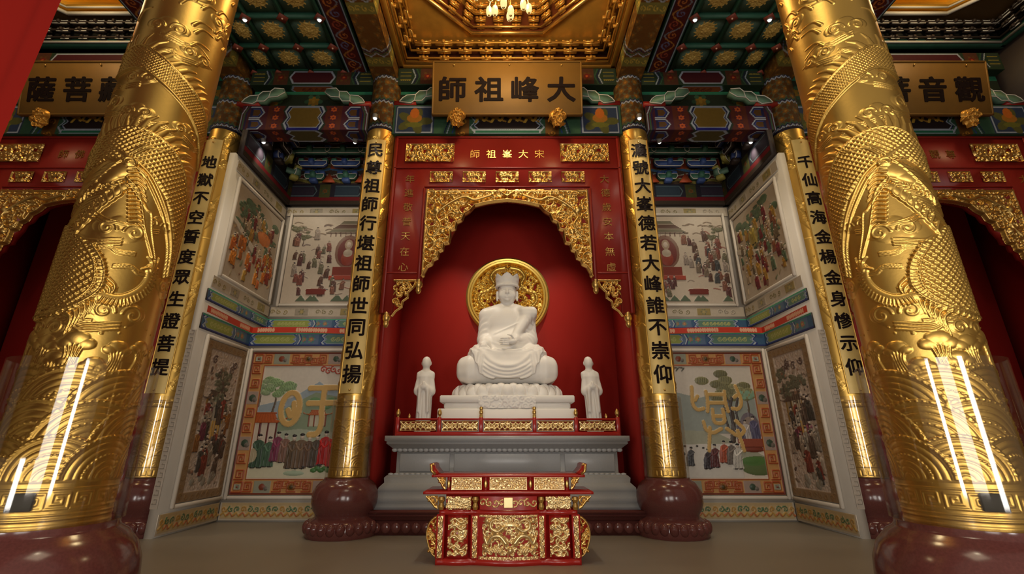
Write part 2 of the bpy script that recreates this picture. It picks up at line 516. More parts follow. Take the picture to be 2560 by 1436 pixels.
def sell(X, Y, Z, c, r):
    r = np.array(r, float)
    k = np.sqrt(((X - c[0]) / r[0]) ** 2 + ((Y - c[1]) / r[1]) ** 2 + ((Z - c[2]) / r[2]) ** 2)
    return (k - 1) * r.min()
def scap(X, Y, Z, a, b, ra, rb):
    a = np.array(a, float); b = np.array(b, float); d = b - a; L = (d * d).sum()
    t = np.clip(((X - a[0]) * d[0] + (Y - a[1]) * d[1] + (Z - a[2]) * d[2]) / L, 0, 1)
    return np.sqrt((X - a[0] - t * d[0]) ** 2 + (Y - a[1] - t * d[1]) ** 2 + (Z - a[2] - t * d[2]) ** 2) - (ra + (rb - ra) * t)
def sbox(X, Y, Z, c, hs, r=.02):
    qx, qy, qz = np.abs(X - c[0]) - hs[0] + r, np.abs(Y - c[1]) - hs[1] + r, np.abs(Z - c[2]) - hs[2] + r
    return np.sqrt(np.maximum(qx, 0) ** 2 + np.maximum(qy, 0) ** 2 + np.maximum(qz, 0) ** 2) + np.minimum(np.maximum(qx, np.maximum(qy, qz)), 0) - r
# ================================================================== THE HALL
PX, FPX, FPY, CPX, SHX = 2.88, 2.95, 3.27, 6.47, 9.2      # pillar and shrine positions
def structure(name, mb, m, smooth=False):
    return tag(mb.build(name, m, None, None, smooth), kind='structure')
structure('floor', MB().box((0, 2.5, -.05), (40, 18.6, .1)), FLR)
structure('ceiling', MB().box((0, 6.0, 12.1), (40, 12.6, .1)), DARK)
structure('wall_back', MB().box((0, 11.75, 6.0), (40, .1, 12.1)), DARK)
for s in (-1, 1):
    structure('wall_%s' % ('left' if s < 0 else 'right'), MB().box((s * 13.6, 4.6, 6.0), (.2, 15.0, 12.2)), HALL)
def side(s): return 'left' if s < 0 else 'right'
for s in (-1, 1):
    # back of the mural bay: thick lower wall, set-back upper wall, wall return beside the pillar
    structure('wall_%s_lower' % side(s), MB().box((s * 4.30, 10.95, 2.0), (3.2, 1.1, 4.0)), WHT)
    structure('wall_%s_upper' % side(s), MB().box((s * 4.30, 11.38, 6.75), (3.2, .66, 5.5)), WHT)
    structure('wall_%s_return' % side(s), MB().box((s * 5.965, 10.05, 3.75), (.13, 2.9, 7.5)), WHT)
    structure('wall_%s_return_top' % side(s), MB().box((s * 5.965, 10.45, 9.75), (.13, 2.1, 4.5)), DARK)
    structure('wall_%s_niche' % side(s), MB().box((s * 2.66, 10.58, 5.2), (.12, 1.9, 10.4)), REDW)
    structure('ceiling_%s_soffit' % side(s), MB().box((s * 4.32, 10.5, 9.75), (3.15, 2.1, .3)), DARK)
    structure('wall_%s_shrine_back' % side(s), MB().box((s * SHX, 11.3, 4.6), (6.0, .5, 9.2)), REDW)
    structure('wall_%s_shrine_end' % side(s), MB().box((s * 12.5, 10.0, 4.1), (.3, 3.4, 8.2)), REDW)
    structure('wall_%s_shrine_end_top' % side(s), MB().box((s * 12.5, 10.0, 10.15), (.3, 3.4, 3.9)), DARK)
    structure('wall_%s_shrine_inner' % side(s), MB().box((s * 6.84, 10.25, 4.6), (.12, 1.9, 9.2)), REDW)
    structure('wall_%s_shrine_lintel' % side(s), MB().box((s * SHX, 9.5, 10.2), (6.2, .3, 3.8)), DARK)
    structure('wall_%s_bay_lintel' % side(s), MB().box((s * 4.64, 9.45, 10.9), (2.9, .2, 2.0)), DARK)
structure('wall_niche_back', MB().box((0, 11.2, 4.6), (5.4, .3, 9.2)), REDW)
structure('ceiling_niche', MB().box((0, 10.2, 8.35), (5.3, 1.9, .2)), REDW)
structure('wall_center_lintel', MB().box((0, 9.5, 10.2), (5.5, .3, 3.8)), DARK)

# ------------------------------------------------------------------ painted decoration
cDG, cGR, cBL, cDB, cRD, cOR, cGD, cWH, cBR = C('#1c2a1e'), C('#2c4a36'), C('#2a3a7a'), C('#14163a'), C('#5a1a14'), C('#a04a22'), C('#9a6a22'), C('#8a92a0'), C('#4a3216')
cYE, cCE, cMR = C('#8a7a2a'), C('#7aa088'), C('#3a1420')
def chev(x, y0, y1, d, n=2, sg=1):
    """a stepped zigzag end line running from y0 up to y1"""
    h = (y1 - y0) / (2 * n); p = []
    for i in range(2 * n + 1): p.append((x + sg * (d if i % 2 else 0), y0 + h * i))
    return p
def panel(cv, x0, x1, y0, y1, d, fill, lines=(cWH, cDB, cGR), w=.012, n=2):
    """a cartouche with pointed ends and nested outlines"""
    L = chev(x0, y0, y1, -d, n); Rr = chev(x1, y0, y1, d, n)
    pl = L + Rr[::-1]
    cx, cy = (x0 + x1) / 2, (y0 + y1) / 2
    for k, c in enumerate(lines):
        o = w * 2.2 * (len(lines) - k)
        sx = 1 + 2 * o / (x1 - x0); sy = 1 + 2 * o / (y1 - y0)
        cv.poly([(cx + (x - cx) * sx, cy + (y - cy) * sy) for x, y in pl], 0, c)
    cv.poly(pl, 0, fill)
    cv.stroke(pl + pl[:1], w * .5, 0, cWH)
def tone_(c, k): return tuple(min(1, v * k) for v in c)
def flower(cv, x, y, r, c1=cOR, c2=cYE, c3=cGR):
    for k in range(6):
        a = k * PI / 3
        cv.ell(x + .62 * r * math.cos(a), y + .62 * r * math.sin(a), .5 * r, .3 * r, 0, c3 if k % 2 else cCE if c3 == cGR else tone_(c3, 1.3), a)
    for k in range(6):
        a = k * PI / 3 + .5
        cv.ell(x + .36 * r * math.cos(a), y + .36 * r * math.sin(a), .36 * r, .24 * r, 0, c1, a)
    cv.dab(x, y, .24 * r, 0, c2)
def scrollrow(cv, x0, x1, y, r, c, th=.012, seed=0):
    n = max(1, int((x1 - x0) / (2.1 * r)))
    for i in range(n):
        x = x0 + (i + .5) * (x1 - x0) / n
        cv.spiral(x, y, r, 1.3, (i % 2) * PI, th, 0, c, 1 if i % 2 else -1)
        cv.stroke([(x - r, y), (x - .3 * r, y + .8 * r), (x + .6 * r, y + .9 * r)], th * .8, 0, c)
def beam_paint(L, h, style, seed=0, res=.016):
    """one painted strip: 'h' long in section (front face over underside)"""
    cv = Canvas(L, h, res, cDG)
    m = h / 2
    e = min(.62, L * .13)
    if style == 'cartouche':                          # yellow centre panel, brick red flanks, zigzag boxes
        f0, f1 = h * .42, h * .97
        cv.rect(0, L, 0, h, 0, cMR)
        for a in (0, 1):
            X = lambda t: t if a == 0 else L - t
            for u in range(3):
                d = .05 * u
                cv.stroke([(X(p), q) for p, q in [(.10 + d, h * .02), (.02 + d, h * .2), (.02 + d, h * .8), (.10 + d, h * .98)]], .011, 0, [cWH, cGR, cDB][u])
            for (y0, y1) in ((h * .42, h * .66), (h * .70, h * .96), (h * .06, h * .34)):
                mm = (y0 + y1) / 2
                pl = [(X(.2), y0), (X(.42), y0), (X(.52), mm), (X(.42), y1), (X(.2), y1)]
                cv.poly(pl, 0, cDB); cv.stroke(pl, .014, 0, cWH)
                pl2 = [(X(.26), y0 + .05), (X(.40), y0 + .05), (X(.46), mm), (X(.40), y1 - .05), (X(.26), y1 - .05)]
                cv.poly(pl2, 0, cBR); cv.stroke(pl2, .008, 0, cBL)
            xa, xb = sorted((X(.62), X(.96)))
            cv.rect(xa, xb, 0, h, 0, C('#4a2014'))
            for y in np.linspace(.1, h - .1, 5): flower(cv, (xa + xb) / 2, y, .10, cOR, cRD, cMR)
        panel(cv, 1.14, L - 1.14, f0 + .05, f1 - .02, .07, C('#5e4a1c'), (cDG, cWH, cDB), .016)
        panel(cv, 1.18, L - 1.18, .03, f0 - .07, .10, C('#4a4222'), (cDG, cWH), .016)
        cv.rect(1.10, L - 1.10, f0 - .03, f0 + .03, 0, C('#1c1c66'))
    elif style == 'dragon':                          # flanked by peony panels, gold dragons in the middle
        cv.rect(0, L, 0, h, 0, cGR)
        for a in (0, 1):
            X = lambda t: t if a == 0 else L - t
            xa, xb = sorted((X(.05), X(.92)))
            cv.rect(xa, xb, h * .37, h * .97, 0, C('#27324a')); cv.stroke([(xa + .03, h * .39), (xa + .03, h * .95), (xb - .03, h * .95), (xb - .03, h * .39), (xa + .03, h * .39)], .014, 0, cWH)
            m = h * .72
            for k in range(5): cv.ell(X(.48) + .26 * math.cos(k * 1.26), m - .1 + .2 * math.sin(k * 1.26), .16, .10, 0, C('#4a4a24'), k * 1.26)
            cv.ell(X(.48), m - .02, .17, .12, 0, C('#8a5a1c')); cv.ell(X(.48), m + .12, .10, .14, 0, C('#a2561c')); cv.ell(X(.48), m - .2, .2, .07, 0, C('#5a5a22'))
            for u in range(4):
                xx = X(1.18 + .06 * u)
                cv.stroke(chev(xx, h * .37, h * .96, (.09 if a == 0 else -.09), 1), .012, 0, [cDB, cWH, cGR, cBL][u])
            xa, xb = sorted((X(1.45), X(1.72))); cv.rect(xa, xb, 0, h, 0, C('#5a3a14'))
            for y in np.linspace(.12, h - .12, 4): cv.spiral(X(1.58), y, .08, 1.2, y * 7, .014, 0, cGD)
        panel(cv, 1.95, L - 1.95, h * .455, h * .80, .10, C('#1e1414'), (cWH, cGR, cDB), .014)
        for a in (-1, 1):
            m = h * .60
            for q in range(2):
                x0 = L / 2 + a * (.20 + q * .36)
                cv.stroke(bez([(x0 - .16, m + .02), (x0 - .06, m + .17), (x0 + .04, m + .06), (x0 + .12, m + .2)], 20), .028, 0, C('#a4802e'))
                cv.stroke(bez([(x0 - .18, m + .16), (x0, m + .10), (x0 + .16, m + .04)], 12), .020, 0, C('#8a6422'))
        cv.rect(1.9, L - 1.9, h * .365, h * .435, 0, C('#1f5a44'))
        cv.stroke([(1.85, h * .37), (L - 1.85, h * .37)], .012, 0, cWH); cv.stroke([(1.85, h * .44), (L - 1.85, h * .44)], .010, 0, cWH)
    elif style == 'scroll':                          # red ground, gold scrolls, white and green edges
        cv.rect(0, L, 0, h, 0, C('#1d3a2c'))
        cv.rect(0, L, h * .09, h * .91, 0, C('#98a0ac')); cv.rect(0, L, h * .13, h * .87, 0, C('#1a1426')); cv.rect(0, L, h * .18, h * .82, 0, C('#48160f'))
        for y in (.18,):
            n = int(L / (h * .52))
            for i in range(n):
                x = (i + .5) * L / n
                cv.spiral(x, m + (h * .06 if i % 2 else -h * .06), h * .21, 1.3, i * PI, h * .030, 0, [C('#a05c2a'), C('#5c5a78'), C('#8a3c28')][i % 3], 1 if i % 2 else -1)
                cv.stroke(bez([(x - h * .36, m + (h * .22 if i % 2 else -h * .22)), (x, m + (-h * .28 if i % 2 else h * .28)), (x + h * .34, m)], 14), h * .028, 0, C('#6a6a72') if i % 3 == 0 else C('#97642a'))
    elif style == 'gilt':                            # worn gold and orange brocade with chevron breaks
        cv.rect(0, L, 0, h, 0, C('#5c3a14'))
        n = int(L / .16)
        for i in range(n):
            x = (i + .5) * L / n
            for y in np.linspace(.1, h - .1, max(2, int(h / .22))):
                flower(cv, x, y + (.05 if i % 2 else -.05), .08, C('#70461a'), C('#94661e'), C('#5a4420'))
        for x in np.arange(.5, L, 1.35):
            for u, c in enumerate((cWH, cDB, cGR, cWH)): cv.stroke(chev(x + u * .05, 0, h, .1, 2), .012, 0, c)
            cv.rect(x + .28, x + .5, 0, h, 0, C('#6a6230'))
            for y in np.linspace(.08, h - .08, 4): cv.spiral(x + .39, y, .07, 1, y * 9, .012, 0, C('#a48a3a'))
    elif style == 'upper':                           # narrow upper beam: red panel over orange underside panel
        cv.rect(0, L, 0, h, 0, C('#22301f'))
        for a in (0, 1):
            X = lambda t: t if a == 0 else L - t
            for u in range(3):
                cv.stroke([(X(.34 + .05 * u), h * .46), (X(.42 + .05 * u), h * .72), (X(.34 + .05 * u), h * .97)], .012, 0, [cWH, cDB, cGR][u])
            xa, xb = sorted((X(.06), X(.3))); cv.rect(xa, xb, h * .5, h * .95, 0, C('#2a3328'))
            for y in (h * .58, h * .72, h * .86): cv.stroke([(xa, y), (xb, y)], .01, 0, cYE)
            xa, xb = sorted((X(.55), X(.85))); cv.rect(xa, xb, h * .46, h, 0, C('#46281a')); flower(cv, (xa + xb) / 2, h * .72, .12, cRD, cOR, cBR)
        panel(cv, 1.02, L - 1.02, h * .52, h * .94, .09, C('#3c1218'), (cDG, cWH), .012, 1)
        panel(cv, 1.02, L - 1.02, h * .06, h * .36, .09, C('#8a4a24'), (cGR, cWH), .012, 1)
        scrollrow(cv, 1.15, L - 1.15, h * .2, .06, C('#6a2a18'))
    elif style == 'blueband':                        # bright blue and green wall band
        cv.rect(0, L, 0, h, 0, C('#3c5a78'))
        k = 0; x = .05
        while x < L - .3:
            w_ = .95 if k % 2 == 0 else .5
            if k % 2 == 0: panel(cv, x + .12, min(L - .1, x + w_), h * .16, h * .84, .07, C('#8a9448') if k % 4 == 0 else C('#5a7a6a'), (C('#1d2c70'), C('#a9b4b8'), C('#2e4a80')), .012)
            else:
                cv.rect(x, x + w_, 0, h, 0, C('#566a86'))
                for q in (-1, 1): flower(cv, x + w_ / 2 + q * .09, h / 2, h * .3, C('#9a6a5a'), C('#b09a4a'), C('#4a7a70'))
                for u in range(3): cv.stroke(chev(x + .03 + .035 * u, 0, h, .06, 1), .009, 0, [C('#c0c4c0'), C('#16246a'), C('#4a8a7a')][u])
            if k % 2 == 0: scrollrow(cv, x + .2, min(L - .2, x + w_ - .06), h / 2, h * .16, C('#a8a868'), .010)
            x += w_ + .08; k += 1
        cv.rect(0, L, 0, h * .06, 0, C('#28346a')); cv.rect(0, L, h * .94, h, 0, C('#4a9a7a'))
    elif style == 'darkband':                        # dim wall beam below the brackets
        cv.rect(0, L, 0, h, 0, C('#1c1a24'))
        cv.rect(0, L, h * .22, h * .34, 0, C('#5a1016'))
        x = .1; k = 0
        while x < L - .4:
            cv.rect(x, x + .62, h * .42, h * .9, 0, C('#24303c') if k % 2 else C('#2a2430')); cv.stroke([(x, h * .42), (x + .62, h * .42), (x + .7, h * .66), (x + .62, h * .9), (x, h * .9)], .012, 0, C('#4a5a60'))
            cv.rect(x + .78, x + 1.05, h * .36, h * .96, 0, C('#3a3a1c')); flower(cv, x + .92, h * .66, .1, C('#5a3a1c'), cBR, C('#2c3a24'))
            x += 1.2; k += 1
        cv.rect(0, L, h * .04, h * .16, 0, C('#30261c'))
    return cv
def wrap_beam(name, cv, m, x0, yf, z0, hf, hu, rz=0.0, parent=None):
    """front face (height hf) folded under (depth hu): the strip's upper part is the face"""
    k = hu / (hu + hf) * cv.h
    def pos(X, Y, H):
        fz = np.where(Y > k, z0 + (Y - k) / (cv.h - k) * hf, z0)
        fy = np.where(Y > k, yf, yf + (k - Y) / k * hu if k > 0 else yf)
        return (x0 + X, fy, fz)
    return link(name, cv.mesh(name, m, pos, None, False), parent)
def painted_beam(label, cx, L, yf, z0, hf, hu, style, group=None, axis='x', parts=True):
    """axis x: runs across the hall, face to the visitor; axis y: runs in depth, face toward +x (L<0) or -x"""
    t = thing('painted_beam', (cx, yf, z0), label, 'beam', group)
    cv = beam_paint(L, hf + hu, style)
    MB().box((0, hu / 2 + .006, hf / 2 + .006), (L, hu - .004, hf - .004)).build('core', DARK, t)
    wrap_beam('painted_face', cv, PAINT, -L / 2, -.004, -.004, hf, hu, 0, t)
    return t
bg = 'painted cross beams over the pillar row'
painted_beam('wide painted beam with gold dragons directly under the middle gold plaque', 0, 5.2, 8.78, 8.13, .78, .44, 'dragon', bg)
for s in (-1, 1):
    painted_beam('painted beam with yellow cartouche above the %s mural bay' % side(s), s * 4.64, 2.9, 8.78, 8.23, .66, .44, 'cartouche', bg)
    painted_beam('dim dragon-painted beam under the plaque of the %s shrine' % side(s), s * SHX, 5.5, 8.78, 8.13, .78, .44, 'dragon', bg)
    painted_beam('narrow upper beam with red and orange panels above the %s mural bay' % side(s), s * 4.64, 2.9, 8.85, 9.56, .42, .33, 'upper', 'narrow upper cross beams')
painted_beam('narrow upper beam behind the middle plaque and under the gold coffer', 0, 5.2, 8.85, 9.56, .48, .33, 'upper', 'narrow upper cross beams')
for s in (-1, 1):
    painted_beam('narrow green upper beam above the plaque of the %s shrine' % side(s), s * SHX, 5.5, 8.85, 10.02, .5, .3, 'upper', 'narrow upper cross beams')
# padding boards between lower and upper beams
def back_board(label, cx, L, z0, h):
    cv = Canvas(L, h, .02, C('#20281c'))
    for i in range(int(L / .8)):
        x = (i + .5) * L / int(L / .8)
        flower(cv, x, h * .55, .2, C('#7a5a1c'), C('#8a6a24'), C('#2c4630'))
    cv.rect(0, L, h * .9, h, 0, C('#2a6a50')); cv.rect(0, L, 0, h * .08, 0, C('#5a1a20'))
    t = tag(link('padding_board', cv.mesh('padding_board', PAINT, lambda X, Y, H: (X - L / 2, 0 * X, Y), None, False), None, None, (cx, 9.08, z0)), label, 'board', 'padding boards between the beams', 'thing')
    MB().box((0, .05, h / 2), (L, .08, h)).build('core', DARK, t)
back_board('flower-painted board between the two beams behind the middle plaque', 0, 5.2, 8.92, .64)
for s in (-1, 1):
    back_board('flower-painted board between the beams of the %s mural bay' % side(s), s * 4.64, 2.9, 8.90, .66)
    back_board('flower-painted board behind the %s shrine plaque' % side(s), s * SHX, 5.5, 8.92, 1.1)
# depth beams over the pillar lines
for s in (-1, 1):
    for X, nm in ((PX, 'inner'), (CPX, 'outer')):
        t = thing('painted_beam', (s * (X + .02), 2.0, 9.7), 'deep gilt-brocade beam running overhead from the %s pillar on the %s' % (nm, side(s)), 'beam', 'beams running in depth')
        MB().box((0, 3.55, .45), (.54, 7.1, .9)).build('core', DARK, t)
        cv = beam_paint(7.1, .65, 'gilt', res=.022)
        link('painted_underside', cv.mesh('painted_underside', PAINT, lambda A, B, H: ((B - .325) * .86, A, 0 * A - .004), None, False), t)
        cv = beam_paint(7.1, .9, 'gilt', res=.03)
        for q in (-1, 1):
            link('painted_side', cv.mesh('painted_side', PAINT, lambda A, B, H: (0 * A + q * .28, A, B), None, False), t)
        # border strip beside the beam
        for off, z0, w_, lab in ((s * .70 if nm == 'inner' else s * 1.05, 9.93 if nm == 'inner' else 9.9, .5, 'flat red scroll-painted ceiling strip outside the %s %s beam' % (side(s), nm)),):
            u = thing('ceiling_strip', (s * X + off, 2.0, z0), lab, 'ceiling strip', 'scroll-painted ceiling strips')
            MB().box((0, 3.5, .08), (w_, 7.0, .15)).build('core', GREEN, u)
            cv2 = beam_paint(7.0, w_, 'scroll', res=.02)
            link('painted_underside', cv2.mesh('painted_underside', PAINT, lambda A, B, H: (B - w_ / 2, A, 0 * A - .002), None, False), u)
# cloud-shaped corner brackets on the lower beams
def cloud_bracket(cx, s, z0, label, w_=.95, y=8.72):
    t = thing('cloud_bracket', (cx, y, z0), label, 'bracket', 'celadon cloud brackets on the beams')
    pr = [(0, .02), (.26, -.02), (.34, .05), (.52, .05), (.60, .16), (.80, .18), (.95, .30), (.92, .40), (.70, .42), (.62, .33), (.44, .32), (.36, .22), (.16, .20), (.06, .12)]
    pr = [(s * x * w_ / .95, z) for x, z in pr]
    MB().prism(pr if s > 0 else pr[::-1], 0, .16).build('ribbon_body', CELA, t)
    e = MB().tube([(x, -.004, z) for x, z in pr + pr[:1]], .012, 6)
    for i, j in ((2, 11), (4, 9)): e.tube([(pr[i][0], -.004, pr[i][1]), (pr[j][0], -.004, pr[j][1])], .010, 6)
    e.build('edge_line', EDGE, t)
    MB().box((s * .12, .14, .02), (.5, .22, .1)).build('red_block', REDP, t)
for s in (-1, 1):
    cloud_bracket(s * (CPX - .36), -s, 8.92, 'celadon cloud bracket against the outer pillar of the %s mural bay' % side(s))
    cloud_bracket(s * (PX + .40), s, 8.92, 'celadon cloud bracket on the mural-bay side of the %s inner pillar' % side(s))
    cloud_bracket(s * (PX - .40), -s, 8.94, 'celadon cloud bracket between the %s inner pillar and the middle plaque' % side(s))
    cloud_bracket(s * 11.9, -s, 8.94, 'celadon cloud bracket at the outer end of the %s shrine beam' % side(s))

# ------------------------------------------------------------------ bracket sets
def bracket_proto(cols, wide=.42, tier=.27, out=.2, n=3, edge=True, simple=False):
    """list of (part name, mesh, material) for one bracket set: centre at origin, projecting to -y, rising in z"""
    P = []
    P.append(('block', MB().box((0, -.05, .06), (.2, .2, .12), ch=.025).mesh('block', cols[1]), cols[1]))
    eb = MB()
    for k in range(n):
        z = .12 + k * tier; w_ = wide * (.62 + .28 * k); y = -out * k
        b = MB(); pr = [(-w_, z + .15), (-w_, z + .07), (-w_ * .8, z), (w_ * .8, z), (w_, z + .07), (w_, z + .15)]
        b.prism(pr, y - .07, y + .05)
        b.prism([(.05 - out * (k + 1) - .06, z + .15), (.02 - out * (k + 1) - .03, z + .02), (y + .1, z), (y + .1, z + .15)], -.055, .055, 'x')
        P.append(('arm', b.mesh('arm', cols[k % 2]), cols[k % 2]))
        for x in (-w_ + .06, 0, w_ - .06): P.append(('bearing_block', MB().box((x, y - .01, z + .15 + .045), (.14, .16, .09), ch=.02).mesh('bearing_block', cols[(k + 1) % 2]), cols[(k + 1) % 2]))
        if edge:
            eb.tube([(x, y - .075, zz) for x, zz in pr], .012, 5)
            eb.tube([(-w_, y - .075, z + .15), (w_, y - .075, z + .15)], .010, 5)
    if edge: P.append(('edge_line', eb.mesh('edge_line', cols[2]), cols[2]))
    return P
def bracket_inst(proto, root):
    for nm, me, m in proto: link(nm, me, root)
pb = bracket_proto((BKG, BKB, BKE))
ord3 = ('beside the inner pillar', 'in the middle', 'next to the corner')
for s in (-1, 1):
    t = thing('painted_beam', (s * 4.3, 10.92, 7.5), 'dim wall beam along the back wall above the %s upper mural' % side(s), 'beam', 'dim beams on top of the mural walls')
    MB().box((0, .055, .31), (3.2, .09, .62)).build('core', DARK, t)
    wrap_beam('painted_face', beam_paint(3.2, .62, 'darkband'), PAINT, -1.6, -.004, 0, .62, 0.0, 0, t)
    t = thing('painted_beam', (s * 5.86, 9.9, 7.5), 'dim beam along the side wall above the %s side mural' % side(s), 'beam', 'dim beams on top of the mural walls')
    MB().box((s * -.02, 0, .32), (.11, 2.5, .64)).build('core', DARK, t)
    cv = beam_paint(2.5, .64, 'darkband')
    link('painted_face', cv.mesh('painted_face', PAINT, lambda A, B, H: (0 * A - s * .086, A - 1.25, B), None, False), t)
    cv = Canvas(3.1, 1.5, .014, C('#4a3a30'))  # board colours raised to make up for the lack of light up here
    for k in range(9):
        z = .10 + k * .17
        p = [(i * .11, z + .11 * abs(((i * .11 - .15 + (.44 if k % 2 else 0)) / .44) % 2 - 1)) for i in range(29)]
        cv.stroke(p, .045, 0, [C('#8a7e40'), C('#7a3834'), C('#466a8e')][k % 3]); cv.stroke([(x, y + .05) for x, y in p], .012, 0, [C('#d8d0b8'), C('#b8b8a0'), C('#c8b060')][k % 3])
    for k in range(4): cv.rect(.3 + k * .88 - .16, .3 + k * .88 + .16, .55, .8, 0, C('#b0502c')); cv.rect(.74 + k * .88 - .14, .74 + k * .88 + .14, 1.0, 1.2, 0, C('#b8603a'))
    bb = thing('bracket_backboard', (s * 4.32, 11.035, 8.13), 'dark zigzag-painted board behind the bracket sets of the %s back wall' % side(s), 'board', 'boards behind the brackets')
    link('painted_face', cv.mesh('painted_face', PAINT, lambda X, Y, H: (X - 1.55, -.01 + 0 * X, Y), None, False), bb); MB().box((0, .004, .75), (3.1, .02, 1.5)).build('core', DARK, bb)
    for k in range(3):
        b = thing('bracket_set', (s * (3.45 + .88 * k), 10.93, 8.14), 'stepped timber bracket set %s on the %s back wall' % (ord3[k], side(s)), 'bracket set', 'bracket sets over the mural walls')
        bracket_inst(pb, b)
    for k in range(3):
        x = s * (3.02 + .88 * k)
        o = MB().prism([(-.17, 0), (.17, 0), (.10, .10), (0, .27), (-.10, .10)], -.03, .03).build('flame_panel', ORNG, None, (x, 10.84, 8.13))
        tag(o, 'small orange flame-shaped panel between brackets %s on the %s back wall' % (('by the inner pillar', 'at mid wall', 'by the corner')[k], side(s)), 'panel', 'orange flame panels', 'thing')
    b = thing('bracket_set', (s * 5.62, 10.72, 8.12), 'yellow-green corner bracket where the %s back and side walls meet' % side(s), 'bracket set', 'bracket sets over the mural walls', R(45 * s))
    bracket_inst(bracket_proto((CELA, mat('olive_paint_' + side(s), C('#a8a050'), .5), BKE), .3, .3, .26), b)
    for k in range(2):
        b = thing('bracket_set', (s * 5.76, 9.35 + .62 * k, 8.14), 'dark bracket set over the %s side wall %s' % (side(s), ('by the corner pillar', 'halfway along', 'by the back corner')[k]), 'bracket set', 'bracket sets over the side walls', -s * R(90))
        bracket_inst(bracket_proto((BLUEG, DARK, EDGE), .26, .27, .12) if k == 0 and s < 0 else pside, b) if not (k == 0 and s < 0) else None
        if k == 0 and s < 0:
            pside = bracket_proto((BLUEG, DARK, EDGE), .26, .27, .12)
            bracket_inst(pside, b)

# ------------------------------------------------------------------ coffered ceilings of the mural bays
def coffer_flower():
    cv = Canvas(.5, .5, .014)
    for k in range(14):
        a = k * 2 * PI / 14
        cv.spiral(.25 + .15 * math.cos(a), .25 + .15 * math.sin(a), .05, 1.1, a + 2, .013, .03, None, 1 if k % 2 else -1)
        cv.stroke([(.25 + .1 * math.cos(a), .25 + .1 * math.sin(a)), (.25 + .235 * math.cos(a + .2), .25 + .235 * math.sin(a + .2))], .012, .02, None, .004)
    for k in range(7):
        a = k * 2 * PI / 7
        cv.ell(.25 + .06 * math.cos(a), .25 + .06 * math.sin(a), .05, .032, .045, None, a)
    cv.dab(.25, .25, .045, .06)
    return cv.mesh('gilt_flower', mat('flower_gilding', (.62, .42, .11), .45, .25), lambda X, Y, H: (X - .25, Y - .25, -H), cv.H > .004)
FLW = coffer_flower()
COFP = MB().box((0, 0, .02), (.70, .70, .04)).box((0, 0, .01), (.56, .56, .05)).mesh('coffer_panel', mat('coffer_green', C('#5c7664'), .5, noise=.3, nscale=6))
for s in (-1, 1):
    t = thing('coffered_ceiling', (s * 4.7, 2.0, 10.0), 'dark green coffered ceiling with gold flowers over the %s mural bay' % side(s), 'ceiling', 'green coffered ceilings')
    xs = [s * q for q in (-.78, 0, .78, 1.36)]
    rb = MB()
    for x in xs: rb.box((x, 3.45, .02), (.08, 6.9, .16))
    ys = [6.9 - .77 * k for k in range(9)]
    for y in ys: rb.box((s * .29, y, .0), (2.14, .08, .13))
    rb.build('rib_grid', GREEN, t)
    for i, x in enumerate(xs):
        for j, y in enumerate(ys[:5]):
            MB().prism([(x - .13, y), (x, y - .13), (x + .13, y), (x, y + .13)], -.085, -.06, 'z').build('red_node', NODE, t)
            MB().sphere((x, y, -.085), .022, 8, 6).build('node_stud', PALE, t)
    for i in range(3):
        for j in range(8):
            c = ((xs[i] + xs[i + 1]) / 2, (ys[j] + ys[j + 1]) / 2, .04)
            p = link('coffer_panel', COFP, t, None, c)
            if i == 2: p.scale.x = .74
            if j < 5: link('gilt_flower', FLW, p, None, (0, 0, -.016))
    MB().box((s * .30, 3.45, .2), (2.2, 7.0, .08)).build('back_board', DARK, t)

# ------------------------------------------------------------------ gold coffer over the middle bay
def oct_pts(ap, z, c=(0, 0)):
    h = ap * math.tan(PI / 8)
    return [(c[0] + x, c[1] + y, z) for x, y in ((-h, ap), (h, ap), (ap, h), (ap, -h), (h, -ap), (-h, -ap), (-ap, -h), (-ap, h))]
def ring_plate(mb, outer, inner):
    n = len(outer); k = len(inner)
    mb.add(outer + inner, [[i, (i + 1) % n, n + (i + 1) % n, n + i] for i in range(n)])
def gold_bracket(parent, x, y, z, rz, w_=.25, h=.30, out=.26, m=GOLDD, sc=1.0):
    return (x, y, z, rz)
def mini_proto(mats, w_, tiers, th, out, edge=None):
    body = MB(); ed = MB()
    for k in range(tiers):
        z = k * th; ww = w_ * (.55 + .45 * k / max(1, tiers - 1)); y = -out * k
        body.box((0, y - out * .3, z + th * .30), (ww * 2, out * .75, th * .55), ch=.012)
        for x in (-ww + .03, 0, ww - .03): body.box((x, y - out * .35, z + th * .78), (.07, out * .9, th * .4), ch=.01)
        body.box((0, y - out * .6, z + th * .3), (.06, out * 1.5, th * .6), ch=.01)
        if edge: ed.tube([(-ww, y - out * .68, z + th * .05), (ww, y - out * .68, z + th * .05)], .014, 5).tube([(-ww, y - out * .70, z + th * .6), (ww, y - out * .70, z + th * .6)], .010, 5)
    L = [('bracket', body.mesh('bracket', mats), mats)]
    if edge: L.append(('edge_line', ed.mesh('edge_line', edge), edge))
    return L
